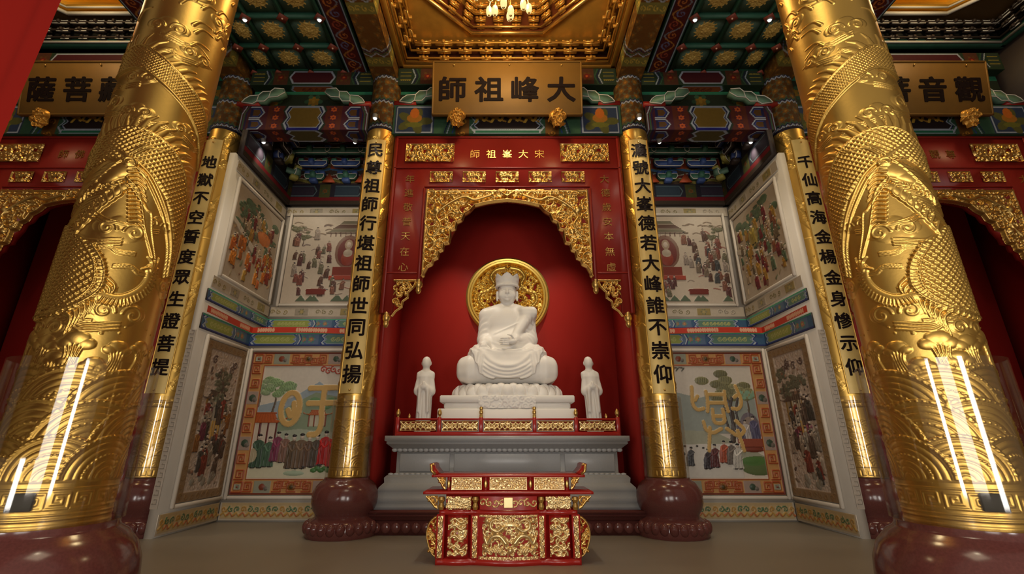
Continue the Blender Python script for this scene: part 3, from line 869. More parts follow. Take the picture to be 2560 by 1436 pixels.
def coffer(cx, cy, half, zr, ap, label, gold, mrim, mbr, edge, panelm, pitch=.5, side_rows=True, well=.62, group=None, wellm=None):
    t = thing('ceiling_coffer', (cx, cy, zr), label, 'ceiling coffer', group)
    h = half
    rim = MB()
    for x, y, a, b in ((0, h + .04, 2 * h + .2, .16), (0, -h - .04, 2 * h + .2, .16), (h + .04, 0, .14, 2 * h + .1), (-h - .04, 0, .14, 2 * h + .1)):
        rim.box((x, y, .03), (a, b, .2), ch=.02)
    rim.build('rim', mrim, t)
    ln = MB()
    q = h - .08
    for (a, b) in (((-q, q), (q, q)), ((-q, -q), (q, -q)), ((-q, -q), (-q, q)), ((q, -q), (q, q))):
        ln.tube([(a[0], a[1], -.03), (b[0], b[1], -.03)], .03, 8)
    ln.build('rim_molding', edge or mrim, t)
    zp = .42; hi = h - .36
    wall = MB()
    for x, y, a, b in ((0, h, 2 * h, .04), (0, -h, 2 * h, .04), (h, 0, .04, 2 * h), (-h, 0, .04, 2 * h)): wall.box((x, y, .25), (a, b, .5))
    wall.build('frieze_back', mat('frieze_back', C('#3a1408') if gold else C('#1c1a14'), .6), t)
    lat = MB()
    for k in range(3):
        q = h - .10 - .105 * k; z = .10 + .125 * k
        for x, y, a, b in ((0, q, 2 * q, .05), (0, -q, 2 * q, .05), (q, 0, .05, 2 * q), (-q, 0, .05, 2 * q)): lat.box((x, y, z), (a, b, .045), ch=.01)
    lat.build('frieze_rail', mbr, t)
    pr = mini_proto(mbr, pitch * .40, 3, .125, .11, edge)
    n = int(round(2 * h / pitch)) - 1
    def put(x, y, rz):
        first = None
        for nm, me, m in pr:
            o = link(nm, me, first or t)
            if first is None: o.location = (x, y, .06); o.rotation_euler = (0, 0, rz); first = o
    for k in range(n):
        u = -h + (k + 1) * 2 * h / (n + 1)
        put(u, h - .02, 0)
        if side_rows and u > -h * .35:
            put(-h + .02, u, R(90)); put(h - .02, u, -R(90))
    # flat soffit with an octagonal opening
    pl = MB(); sq = [(-h, h, zp + .06), (h, h, zp + .06), (h, -h, zp + .06), (-h, -h, zp + .06)]
    oc = oct_pts(ap, zp + .06)
    sqp = [(-h * .42, h), (h * .42, h), (h, h * .42), (h, -h * .42), (h * .42, -h), (-h * .42, -h), (-h, -h * .42), (-h, h * .42)]
    pl.add([(x, y, zp + .06) for x, y in sqp] + oc, [[i, (i + 1) % 8, 8 + (i + 1) % 8, 8 + i] for i in range(8)])
    for (a, b, c) in (((h * .42, h), (h, h), (h, h * .42)), ((h, -h * .42), (h, -h), (h * .42, -h)), ((-h * .42, -h), (-h, -h), (-h, -h * .42)), ((-h, h * .42), (-h, h), (-h * .42, h))):
        pl.add([(*a, zp + .06), (*b, zp + .06), (*c, zp + .06)], [[0, 1, 2]])
    pl.build('soffit_panel', panelm, t)
    # octagon rim, well wall, brackets, upper dome
    rr = MB()
    for i in range(8):
        a, b = oc[i], oc[(i + 1) % 8]
        rr.tube([(a[0], a[1], zp + .02), (b[0], b[1], zp + .02)], .045, 8)
        a2, b2 = oct_pts(ap - .10, 0)[i], oct_pts(ap - .10, 0)[(i + 1) % 8]
        rr.tube([(a2[0], a2[1], zp + .10), (b2[0], b2[1], zp + .10)], .025, 8)
    rr.build('octagon_molding', (edge if not gold else GOLDC) or mrim, t)
    wl = MB(); ring_plate(wl, oct_pts(ap, zp + .06), oct_pts(ap, zp + .06 + well)); wl.build('well_wall', wellm or mat('well_back', C('#4a1c08') if gold else C('#5a4210'), .5), t)
    if wellm is None:
        pr2 = mini_proto(GOLDD, .17, 4, .135, .075, GOLDC)
        o8 = oct_pts(ap - .02, 0)
        for i in (0, 1, 2, 6, 7):
            a, b = np.array(o8[i][:2]), np.array(o8[(i + 1) % 8][:2])
            ang = math.atan2(b[1] - a[1], b[0] - a[0])
            for k in range(4):
                p = a + (b - a) * ((k + .5) / 4)
                first = None
                for nm, me, m in pr2:
                    o = link('well_' + nm, me, first or t)
                    if first is None: o.location = (p[0], p[1], zp + .10); o.rotation_euler = (0, 0, ang); first = o
    else:
        for k in range(3):
            st = MB(); ring_plate(st, oct_pts(ap - .1 * k, zp + .12 + .14 * k), oct_pts(ap - .1 * k - .16, zp + .12 + .14 * k))
            ring_plate(st, oct_pts(ap - .1 * k - .1, zp + .12 + .14 * k), oct_pts(ap - .1 * k - .1, zp + .26 + .14 * k)); st.build('cornice_step', wellm, t)
    dm = MB(); a0 = ap - .3; dm.add(oct_pts(a0, zp + .06 + well) + oct_pts(ap, zp + .06 + well), [[i, (i + 1) % 8, 8 + (i + 1) % 8, 8 + i] for i in range(8)])
    dm.add(oct_pts(a0, zp + .06 + well), [list(range(8))]); dm.build('dome_panel', wellm or GOLDD, t)
    return t
MC = (0, 6.09)
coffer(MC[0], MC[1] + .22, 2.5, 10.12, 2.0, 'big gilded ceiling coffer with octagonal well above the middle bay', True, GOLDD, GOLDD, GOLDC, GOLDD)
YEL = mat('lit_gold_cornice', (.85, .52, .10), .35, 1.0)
for s in (-1, 1):
    coffer(s * 9.75, 6.45, 2.45, 10.86, 1.98, 'white-edged bracket coffer with bright gold octagon over the %s shrine' % side(s), False, GREEN, DARK, EDGE, mat('brown_soffit_' + side(s), C('#4a3416'), .5), .46, True, .5, 'coffers over the side shrines', YEL)
# ================================================================== PILLARS
PR = .34
def base_mesh(H, name='stone_base'):
    k = H / .93
    pr = [(.0, 0), (.60, 0), (.615, .05), (.61, .17 * k), (.585, .235 * k), (.545, .265 * k), (.50, .285 * k), (.475, .315 * k), (.48, .345 * k), (.53, .42 * k), (.562, .52 * k), (.567, .60 * k), (.555, .70 * k), (.515, .79 * k), (.45, .86 * k), (.405, .885 * k), (.395, .90 * k), (.39, H - .005), (.30, H), (0, H)]
    mb = MB().lathe(pr, seg=72)
    for i in range(24):      # rounded lotus petals on the foot ring
        a = 2 * PI * i / 24
        mb.sphere((.575 * math.cos(a), .575 * math.sin(a), .15 * k), .085, 10, 8, (1, 1, 1.25))
    return mb.mesh(name, REDG, True, 35)
def guard_mesh(r, z0, z1, name='acrylic_guard'):
    mb = MB().lathe([(r, z0), (r, z1), (r + .006, z1), (r + .006, z0), (r, z0)], seg=96)
    return mb.mesh(name, ACRY, True, 40)
def wave_fan(cv, cx, cy, r, n, h, x0, x1, bead=True):
    """concentric wave rings, cleared to the ground first so that nearer fans cover those behind"""
    w = cv.win(cx - r, cx + r, cy, cy + r)
    if w is None: return
    d = np.hypot(cv.X[w] - cx, cv.Y[w] - cy); ins = d < r
    ph = d / r * n
    rip = h * (.30 + .70 * np.sqrt(np.clip(1 - ((ph % 1) * 2 - 1) ** 2, 0, 1)))
    rip = np.where(d > r * .93, h * 1.35, rip)
    cv.H[w] = np.where(ins, rip, cv.H[w])
    if bead:
        for a in np.linspace(.15, PI - .15, 26): cv.dab(cx + .965 * r * math.cos(a), cy + .965 * r * math.sin(a), .012, h * 1.8)
        for a in np.linspace(.2, PI - .2, 16): cv.dab(cx + .55 * r * math.cos(a), cy + .55 * r * math.sin(a), .009, h * 1.4)
def key_fret(cv, z0, z1, h, unit):
    n = int(cv.w / unit); m = (z1 - z0)
    for i in range(n):
        x = i * cv.w / n; u = cv.w / n; t = m * .07
        pts = [(x, z0 + t), (x + .86 * u, z0 + t), (x + .86 * u, z1 - t), (x + .18 * u, z1 - t), (x + .18 * u, z0 + .34 * m), (x + .60 * u, z0 + .34 * m), (x + .60 * u, z0 + .66 * m), (x + .40 * u, z0 + .66 * m)]
        cv.stroke(pts, t, h, flat=True)
def cloud(cv, x, y, s, h, sg=1):
    """ruyi cloud: two lobes with curls and a trailing ribbon"""
    cv.ell(x, y, .10 * s, .055 * s, h * .55); cv.ell(x - .075 * s, y + .03 * s, .06 * s, .045 * s, h * .7); cv.ell(x + .07 * s, y + .028 * s, .07 * s, .05 * s, h * .7); cv.ell(x, y + .062 * s, .06 * s, .045 * s, h * .8)
    cv.spiral(x - .06 * s, y + .02 * s, .045 * s, 1.3, 0, .010 * s, h * 1.25, None, 1); cv.spiral(x + .07 * s, y + .02 * s, .05 * s, 1.3, PI, .010 * s, h * 1.25, None, -1)
    for k in range(3):
        y0 = y - .03 * s - .018 * s * k
        cv.stroke(bez([(x - sg * .02 * s, y0), (x + sg * .12 * s, y0 - .03 * s), (x + sg * .20 * s, y0 + .0 * s), (x + sg * .30 * s, y0 - .035 * s)], 16), .008 * s, h * .9, None, .004 * s)
def scaled(cv, poly, h, net=.034, amp=.006, dome=.02):
    """a body patch: raised, rounded to its edges, covered with a net of scales"""
    w, c = cv.inside(poly)
    if w is None: return
    m = c.astype(np.float32); e = blur(m, 26); e = np.clip((e - .45) * 2, 0, 1)
    X, Y = cv.X[w], cv.Y[w]
    rd = np.zeros_like(X)
    for ox, oy in ((0, 0), (.5, .5)):        # overlapping rows of rounded scales
        du = (X / net + ox) % 1 - .5; dv = (Y / net + oy) % 1 - .5
        r_ = np.sqrt(du * du + dv * dv)
        rd = np.maximum(rd, np.where((dv < .12) & (r_ < .62), np.exp(-((r_ - .46) / .10) ** 2) + .35 * np.clip(r_ / .46, 0, 1) * (r_ < .46), 0))
    H = h * .35 + dome * np.sqrt(e) + amp * rd
    cv.H[w] = np.where(c, np.maximum(cv.H[w], H), cv.H[w])
def dragon_canvas():
    """unrolled relief of the nearest pillars: x = angle * PR (0 = towards -y, shifted by half), y = z - 1.02"""
    w_ = 2 * PI * PR; z0 = 1.02
    cv = Canvas(w_, 4.6, .0045)
    def U(th, z): return (th * PR + w_ / 2, z - z0)
    def P(l): return [U(a, b) for a, b in l]
    h = .016
    # clouds over the whole ground
    for th, z, s, sg in ((.60, 2.92, 1.25, -1), (.95, 2.33, 1.3, -1), (1.33, 3.90, .9, 1), (.10, 4.24, 1.0, -1), (.25, 3.92, .9, 1), (.35, 4.78, 1.2, 1), (1.1, 4.62, 1.0, -1), (-.2, 2.20, 1.0, -1), (-.6, 4.0, 1.2, 1), (-.9, 4.6, 1.1, 1), (2.0, 2.6, 1.2, 1), (2.3, 3.4, 1.2, -1), (2.7, 4.3, 1.2, 1), (-1.3, 3.2, 1.2, 1), (-1.8, 2.5, 1.2, 1), (-2.4, 3.6, 1.3, -1), (1.6, 5.1, 1.1, 1), (.7, 5.25, 1.2, -1), (-.4, 5.3, 1.2, 1), (-2.6, 2.7, 1.2, 1), (-2.0, 4.6, 1.2, 1), (1.25, 3.05, .8, -1)):
        x, y = U(th, z); cloud(cv, x, y, s, h * 1.15, sg)
    for th, z in ((.35, 2.50), (.95, 2.66), (.5, 2.78), (.1, 2.26), (1.0, 3.7)):
        x, y = U(th, z)
        for k in range(3): cv.stroke(bez([(x - .10, y + .012 * k), (x, y + .02 + .012 * k), (x + .06, y - .01 + .012 * k), (x + .16, y + .012 * k)], 16), .005, h * .8)
    r_ = np.random.default_rng(3)
    for k in range(60): cv.dab(r_.uniform(0, w_), r_.uniform(1.0, 1.3), r_.uniform(.006, .012), .012)
    # upper body band
    up = [(-.7, 4.50), (-.1, 4.57), (.35, 4.50), (.8, 4.40), (1.2, 4.31), (1.6, 4.22), (2.1, 4.02)]
    lo = [(2.1, 3.72), (1.75, 3.92), (1.35, 4.06), (.95, 4.16), (.5, 4.26), (.0, 4.34), (-.7, 4.3)]
    scaled(cv, P(list(up) + lo), h, .030, .011, .010)
    cv.stroke(bez(P(up), 60), .011, h * 2.5); cv.stroke(bez(P(lo), 60), .010, h * 2.3)
    def fins(path, L, dth, n, hh=.018):
        b = bez(P(path), 6 * n); m = len(b) // n
        for i in range(n):
            p = b[min(i * m + m // 2, len(b) - 2)]; q = b[min(i * m + m // 2 + 1, len(b) - 1)]
            d = q - p; d = d / (np.hypot(*d) + 1e-9); nn = np.array([-d[1], d[0]]) * dth
            cv.stroke([p, p + nn * L * .6 + d * L * .15, p + nn * L + d * L * .45], L * .20, hh, None, L * .05)
    fins(up, .14, 1, 15)
    # main coil passing the head
    up2 = [(-.75, 3.55), (-.3, 3.70), (.15, 3.78), (.6, 3.78), (1.05, 3.72), (1.45, 3.60), (1.8, 3.40), (2.15, 3.05)]
    lo2 = [(2.1, 2.6), (1.80, 2.95), (1.55, 3.13), (1.25, 3.30), (.9, 3.42), (.5, 3.50), (.0, 3.50), (-.7, 3.35)]
    scaled(cv, P(up2 + lo2), h, .042, .014, .014)
    cv.stroke(bez(P(up2), 70), .010, h * 2.4)
    fins(up2, .15, 1, 17, .022)
    belly = [(.55, 3.50), (.85, 3.42), (1.15, 3.28), (1.45, 3.12), (1.72, 2.92), (1.82, 2.72)]
    cv.stroke(bez(P(belly), 70), .012, h * 2.7); cv.stroke(bez([U(a - .10, z - .02) for a, z in belly], 70), .008, h * 2.2)
    # lower coil bulging into view
    out = [(-1.9, 2.95), (-1.0, 3.02), (-.45, 2.96), (-.19, 2.885), (.2, 2.82), (.46, 2.725), (.60, 2.62), (.62, 2.52), (.52, 2.42), (.23, 2.33), (-.2, 2.285), (-.6, 2.27), (-1.2, 2.33), (-1.9, 2.45)]
    scaled(cv, P(out), h * .9, .054, .016, .014)
    rim = [(.2, 2.80), (.42, 2.70), (.52, 2.60), (.52, 2.51), (.40, 2.43), (.15, 2.36), (-.25, 2.315), (-.7, 2.30)]
    cv.stroke(bez(P(rim), 80), .030, h * 2.2)
    b = bez(P(rim), 90)
    for i in range(0, len(b) - 1, 3):
        d = b[i + 1] - b[i]; d = d / (np.hypot(*d) + 1e-9); nn = np.array([d[1], -d[0]])
        cv.stroke([b[i] - nn * .03, b[i] + nn * .03], .005, h * 2.9)
    cv.stroke(bez(P([(a + .05, z) for a, z in rim]), 80), .009, h * 2.9); cv.stroke(bez(P([(a - .10, z) for a, z in rim]), 80), .008, h * 3)
    for i in range(10):      # fringe of hair under the coil
        a = .68 - .06 * i; z = 2.58 - .028 * i
        cv.stroke(bez(P([(a - .05, z), (a + .10, z - .05), (a + .06, z - .13 - .004 * i)]), 14), .014, h * 1.9, None, .004)
    # ribbed limb with claws
    limb = [(.62, 2.445), (.85, 2.44), (1.05, 2.47), (1.25, 2.54), (1.36, 2.63), (1.34, 2.72)]
    lb = bez(P(limb), 80); cv.stroke(lb, .040, h * 2.0)
    for i in range(0, len(lb) - 1, 4):
        d = lb[i + 1] - lb[i]; d = d / (np.hypot(*d) + 1e-9); nn = np.array([d[1], -d[0]])
        cv.stroke([lb[i] + nn * .045, lb[i] - nn * .0 + d * .01], .007, h * 2.8)
    for a, z, l in ((1.20, 2.80, .10), (1.32, 2.84, .11), (1.45, 2.82, .10), (1.52, 2.74, .09), (1.15, 2.70, .08)):
        cv.stroke(bez(P([(1.34, 2.70), ((1.34 + a) / 2 + .04, (2.70 + z) / 2 + .02), (a, z)]), 12), .020, h * 2.8, None, .006)
    # whisker fan
    for k in range(7):
        o = .035 * k
        cv.stroke(bez(P([(.45 + o * .5, 3.36 - o * .3), (.72 + o, 3.27 - .02 * k), (.88 + o * .8, 3.12), (1.02 + o * .6, 2.98), (1.28 + o * .3, 2.80)]), 40), .0075, h * (2.6 if k in (0, 6) else 1.7))
    # head
    for th, z, rx, rz, hh, ro in ((.22, 3.41, .13, .075, 2.3, -.35), (.0, 3.35, .13, .065, 2.1, -.3), (-.25, 3.27, .09, .055, 2.4, -.25), (-.42, 3.22, .055, .05, 2.7, 0), (.10, 3.17, .12, .05, 1.9, -.45)):
        x, y = U(th, z); cv.ell(x, y, rx, rz, h * hh, None, -ro)
    cv.stroke(bez(P([(.45, 3.28), (.2, 3.15), (-.05, 3.06), (-.27, 2.98)]), 30), .036, h * 2.1, None, .020)
    cv.stroke(bez(P([(.30, 3.26), (.05, 3.17), (-.2, 3.10), (-.42, 3.12)]), 20), .015, h * 1.8, None, .008)
    for k in range(8): cv.stroke(P([(.25 - .085 * k, 3.30 - .018 * k), (.22 - .085 * k, 3.245 - .018 * k)]), .010, h * 2.9, None, .004)
    for k in range(6): cv.stroke(P([(.18 - .075 * k, 3.15 - .024 * k), (.15 - .075 * k, 3.19 - .024 * k)]), .009, h * 2.7, None, .004)
    for q in (0, .09): cv.stroke(bez(P([(.40 + q, 3.55), (.62 + q, 3.64), (.95 + q, 3.66), (1.15 + q, 3.74)]), 24), .016, h * 3.0, None, .007)
    for k in range(16):
        a0 = .50 + .02 * k; z0_ = 3.50 - .032 * k
        cv.stroke(bez(P([(a0 - .1, z0_), (a0 + .08, z0_ + .015), (a0 + .22 + .02 * (k % 3), z0_ - .03)]), 14), .011, h * 2.6, None, .004)
    x, y = U(.42, 3.48); cv.dab(x, y, .050, h * 3.0); cv.spiral(x, y, .045, 1.0, 0, .009, h * 3.5); cv.dab(x, y, .022, h * 3.8)
    for k in range(9):
        a = .15 - .07 * k; z = 3.42 - .035 * k
        cv.stroke(bez(P([(a + .12, z + .06), (a, z + .02), (a - .22, z - .01)]), 14), .015, h * 3.0, None, .005)
        cv.stroke(bez(P([(a + .25, z - .10), (a + .05, z - .13), (a - .2, z - .17)]), 14), .013, h * 2.8, None, .005)
    for k in range(8):
        cv.stroke(bez(P([(.35 - .09 * k, 3.30 - .045 * k), (.45 - .09 * k, 3.22 - .045 * k), (.22 - .09 * k, 3.14 - .045 * k)]), 14), .016, h * 2.4, None, .005)
    for k in range(3): cv.stroke(bez(P([(-.25, 3.02 - .02 * k), (.1, 3.05 - .02 * k), (.3, 3.02 - .02 * k), (.75, 2.99)]), 24), .006, h * 1.7)
    for k in range(5): cv.stroke(bez(P([(.35 + .02 * k, 3.52), (.20 - .06 * k, 3.56 + .012 * k), (.02 - .1 * k, 3.52 + .02 * k)]), 14), .014, h * 2.8, None, .005)
    # flames rising at the top
    for k in range(26):
        th, z = r_.uniform(-1.6, 2.2), r_.uniform(4.55, 5.5)
        x, y = U(th, z); cv.stroke(bez([(x, y), (x + .05, y + .07), (x + .15, y + .08)], 10), .016, h * 1.1, None, .004)
    # foam and wave fans below
    for th, z, s in ((-.1, 2.10, 1.0), (.42, 2.12, 1.1), (1.12, 2.10, .9), (1.6, 2.13, .9), (-.6, 2.14, 1.0), (-1.2, 2.1, 1.1), (2.2, 2.12, 1.1), (2.9, 2.1, 1), (-1.9, 2.13, 1), (-2.6, 2.1, 1.1), (.15, 2.0, .9), (.8, 1.98, .8)):
        x, y = U(th, z)
        cv.ell(x, y + .03 * s, .07 * s, .045 * s, h * 1.6); cv.ell(x - .05 * s, y, .05 * s, .035 * s, h * 1.5); cv.ell(x + .055 * s, y, .05 * s, .035 * s, h * 1.5)
        for k in range(5): cv.stroke(bez([(x - .05 * s + .025 * s * k, y), (x - .03 * s + .015 * s * k, y - .08 * s), (x - .06 * s + .02 * s * k, y - .17 * s)], 10), .008, h * 1.3)
    zb = 1.285 - z0
    nf = 7
    for i in range(-1, nf + 1): wave_fan(cv, (i + .05) * w_ / nf + w_ * .02, zb + .34, .36, 9, .017, 0, 0)
    for i in range(-1, nf + 1): wave_fan(cv, (i + .55) * w_ / nf + w_ * .02, zb + .16, .33, 8, .018, 0, 0)
    for i in range(-1, nf + 1): wave_fan(cv, (i + .05) * w_ / nf + w_ * .02, zb, .27, 7, .019, 0, 0)
    # plain hem with key fret
    w = cv.win(0, w_, 0, zb); cv.H[w] = .006
    for z, t in ((zb, .012), (zb - .045, .006), (zb - .19, .006), (zb - .215, .008), (.012, .014)): cv.stroke([(0, z), (w_, z)], t, .014)
    key_fret(cv, zb - .165, zb - .065, .012, .115)
    return cv
def shaft_pos(mirror, z0):
    def pos(X, Y, H):
        th = (X - PI * PR) / PR * mirror
        r = PR - .012 + H
        return (r * np.sin(th), -r * np.cos(th), z0 + Y)
    return pos
def minor_canvas():
    w_ = 2 * PI * PR; cv = Canvas(w_, 7.26, .0105); h = .010
    r_ = np.random.default_rng(5)
    for k in range(3):
        for q in (0, 1):
            c = [((q * 3.14 + t * 1.4 - 2.2) % (2 * PI) * PR, 1.6 + k * 1.9 + t * .75) for t in np.linspace(0, 2.6, 60)]
            for a, b in zip(c[:-1], c[1:]):
                if abs(a[0] - b[0]) < .3: cv.stroke([a, b], .11, h * 1.3)
            for i, (x, y) in enumerate(c[::2]):
                for d in (-.06, 0, .06): cv.spiral(x + d, y + d * .4, .028, .7, i, .008, h * 2.0)
    for k in range(44): cloud(cv, r_.uniform(.1, w_ - .1), r_.uniform(1.3, 7.1), r_.uniform(.6, 1.0), h * 1.2, 1 if k % 2 else -1)
    for k in range(60):
        x, y = r_.uniform(.05, w_ - .05), r_.uniform(1.3, 7.1); cv.stroke(bez([(x, y), (x + .05, y + .05), (x + .12, y + .04)], 8), .012, h, None, .004)
    zb = .18
    for j in range(7):
        for i in range(-1, 9): wave_fan(cv, (i + .5 * (j % 2)) * w_ / 8, zb + .62 - .10 * j, .19, 5, .008, 0, 0, False)
    w = cv.win(0, w_, 0, zb); cv.H[w] = .005
    for z, t in ((zb, .012), (zb - .045, .008), (.02, .014)): cv.stroke([(0, z), (w_, z)], t, .012)
    for i in range(24): cv.rect((i + .2) * w_ / 24, (i + .75) * w_ / 24, zb - .13, zb - .07, .012)
    for z in (1.22, 1.3, 4.6, 5.4): cv.stroke([(0, z), (w_, z)], .014, .012)
    return cv
DRG = dragon_canvas(); MNR = minor_canvas()
DRG.H = DRG.H * .54
BASE = base_mesh(.93); BASE_F = base_mesh(1.03)
GUARD = guard_mesh(.385, .935, 2.33); GUARD_F = guard_mesh(.405, 1.035, 2.02)
SHAFT = {}
for s in (-1, 1):
    SHAFT[s] = DRG.mesh('shaft', GOLD, shaft_pos(-s, 1.02), None, True)
    SHAFT[('m', s)] = MNR.mesh('shaft', GOLD, shaft_pos(-s, .93), None, True)
cvc = Canvas(2 * PI * .33, 1.6, .016, C('#4a2e10'))
for k, z in enumerate(np.linspace(.1, 1.5, 8)):
    for i in range(9): flower(cvc, (i + .5 * (k % 2)) * cvc.w / 9 + .1, z, .1, C('#6a4418'), C('#8a6020'), C('#46402a'))
for z in (.06, .72, 1.42):
    for u, c in enumerate((cWH, cDB, cGR)):
        pts = []
        for i in range(41): pts.append((i * cvc.w / 40, z + u * .04 + (.06 if i % 2 else 0)))
        cvc.stroke(pts, .012, 0, c)
cvc.rect(0, cvc.w, 0, .05, 0, C('#1c1626'))
CAP = cvc.mesh('painted_capital', PAINT, lambda X, Y, H: (.325 * np.sin(X / .33), -.325 * np.cos(X / .33), 8.19 + Y), None, True)
def pillar(x, y, dragon, label):
    s = -1 if x < 0 else 1
    t = thing('dragon_pillar' if dragon else 'gilded_pillar', (x, y, 0), label, 'pillar', 'gold dragon pillars' if dragon else 'gilded couplet pillars')
    sb = link('stone_base', BASE_F if dragon else BASE, t)
    if abs(x) > 5: sb.scale = (.90, .90, 1)
    sh = link('shaft', SHAFT[s if dragon else ('m', s)], t, label='gold relief shaft with dragon, scales and clouds' if dragon else None)
    if dragon:
        MB().lathe([(PR - .01, 5.6), (PR - .01, 9.7)], seg=48).build('upper_shaft', GOLD, t, None, True)
        mk = MB().box((0, 0, 0), (.12, .02, .10), ch=.004).build('dark_plate', SOLE, t)
        a = -s * .36
        mk.location = (.349 * math.sin(a), -.349 * math.cos(a), 1.175); mk.rotation_euler = (0, 0, a)
    else: link('painted_capital', CAP, t)
    g = link('acrylic_guard', GUARD_F if dragon else GUARD, t, label='clear acrylic guard around the lower shaft')
    return t
pillar(-FPX, FPY, True, 'thick gold dragon pillar closest to the camera, beside the hanging red banner')
pillar(FPX, FPY, True, 'thick gold dragon pillar closest to the camera, in front of the plaque ending 音觀')
pillar(-PX, 9.0, False, 'gilded pillar left of the middle shrine, carrying the couplet that begins 民尊')
pillar(PX, 9.0, False, 'gilded pillar right of the middle shrine, carrying the couplet that ends 崇仰')
pillar(-CPX, 9.0, False, 'gilded pillar half hidden behind the left dragon pillar, at the mural side wall')
pillar(CPX, 9.0, False, 'gilded pillar half hidden behind the right dragon pillar, at the mural side wall')

# couplet boards: curved gilt boards hung on the pillars
def couplet(x, y, rz, chars, label, z0=2.37, z1=7.86, half=.56, ztop=7.58, zbot=2.72, size=.36):
    t = thing('couplet_board', (x, y, 0), label, 'couplet board', 'vertical couplet boards', rz)
    r0, r1 = PR + .022, PR + .045; n = 14; mb = MB(); v = []
    rows = [z0, z1]
    for z in rows:
        for r in (r0, r1):
            for i in range(n + 1):
                a = -half + 2 * half * i / n; v.append((r * math.sin(a), -r * math.cos(a), z))
    k = n + 1; f = []
    for i in range(n):
        f += [[k + i, k + i + 1, 3 * k + i + 1, 3 * k + i], [i + 1, i, 2 * k + i, 2 * k + i + 1], [i, i + 1, k + i + 1, k + i], [2 * k + i + 1, 2 * k + i, 3 * k + i, 3 * k + i + 1]]
    f += [[0, k, 3 * k, 2 * k], [k + n, n, 2 * k + n, 3 * k + n]]
    mb.add(v, f); mb.build('board', BRD, t, None, True, angle=30)
    for sx in (-1, 1):
        a = sx * half; MB().tube([(r1 * math.sin(a), -r1 * math.cos(a), z0), (r1 * math.sin(a), -r1 * math.cos(a), z1)], .012, 8).build('edge_bead', GOLD, t, None, True)
    zs = np.linspace(ztop, zbot, len(chars))
    def pos(X, D, Z):
        a = X / r1; rr = r1 + .004 + np.maximum(D, 0)
        return (rr * np.sin(a), -rr * np.cos(a), Z)
    lettering([(c, 0, z, size) for c, z in zip(chars, zs)], pos, 'lettering', INK, t, .024, .006)
    for z in (z1 - .08, z0 + .06): MB().sphere((0, -r1 - .01, z), .02, 10, 6).build('hanging_stud', GOLDC, t)
couplet(-PX, 9.0, 0, '民尊祖師行堪祖師世同弘揚', 'curved gilt couplet board reading 民尊祖師行堪祖師世同弘揚 on the left inner pillar')
couplet(PX, 9.0, 0, '灋號大峯德若大峰誰不崇仰', 'curved gilt couplet board reading 灋號大峯德若大峰誰不崇仰 on the right inner pillar')
couplet(-CPX, 9.0, R(2), '地獄不空誓度眾生證菩提', 'curved gilt couplet board beside the left mural wall, partly behind the dragon pillar', ztop=7.28, zbot=2.85, size=.33, half=.50)
couplet(CPX, 9.0, R(-2), '千仙高海金楊金身慘示仰', 'curved gilt couplet board beside the right mural wall, partly behind the dragon pillar', ztop=7.28, zbot=2.85, size=.33, half=.50)

# ================================================================== PLAQUES
def plaque(cx, chars, label, dz=0.0):
    y, zb, w_, h_ = 8.55, 8.42 + dz, 3.36, 1.30
    tilt = R(11)
    t = thing('name_plaque', (cx, y, zb), label, 'name plaque', 'gold name plaques')
    t.rotation_euler = (tilt, 0, 0)
    MB().box((0, 0, h_ / 2), (w_, .09, h_), ch=.012).build('board', PLQ, t)
    fr = MB()
    for z in (.02, h_ - .02): fr.box((0, -.05, z), (w_, .03, .04), ch=.008)
    for x in (-w_ / 2 + .02, w_ / 2 - .02): fr.box((x, -.05, h_ / 2), (.04, .03, h_), ch=.008)
    fr.build('border', PLQ, t)
    lettering([(c, -1.22 + .81 * k, h_ * .47, .62) for k, c in enumerate(chars)], lambda X, D, Z: (X, -.047 - np.maximum(D, 0), Z), 'lettering', INK, t, .026, .012, 1.06)
    for x, z in ((-1.2, h_ - .11), (.05, h_ - .10), (1.22, h_ - .11), (-1.2, .10), (1.22, .1)): MB().sphere((x, -.055, z), .022, 10, 6).build('stud', GOLDC, t)
    cv = Canvas(.44, .46, .012)
    cv.ell(.22, .30, .19, .14, .05); cv.ell(.22, .14, .12, .12, .04)
    cv.carve(.13, .10, cv.H > .01, 4, .2); cv.dab(.16, .33, .03, .11); cv.dab(.28, .33, .03, .11)
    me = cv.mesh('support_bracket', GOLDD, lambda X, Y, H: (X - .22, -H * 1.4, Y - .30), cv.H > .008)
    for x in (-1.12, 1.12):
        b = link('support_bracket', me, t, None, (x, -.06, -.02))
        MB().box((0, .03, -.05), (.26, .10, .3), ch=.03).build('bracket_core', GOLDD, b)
    for x in (-1.3, 1.3): MB().box((x, .28, h_ - .16), (.05, .54, .05)).build('hanger', DARK, t)
    return t
plaque(0, '師祖峰大', 'gold plaque lettered 師祖峰大 hanging over the middle shrine')
plaque(-SHX, '薩菩藏地', 'gold plaque lettered 薩菩藏 half hidden by the left dragon pillar')
plaque(SHX - .08, '薩菩音觀', 'gold plaque lettered 音觀 half hidden by the right dragon pillar')

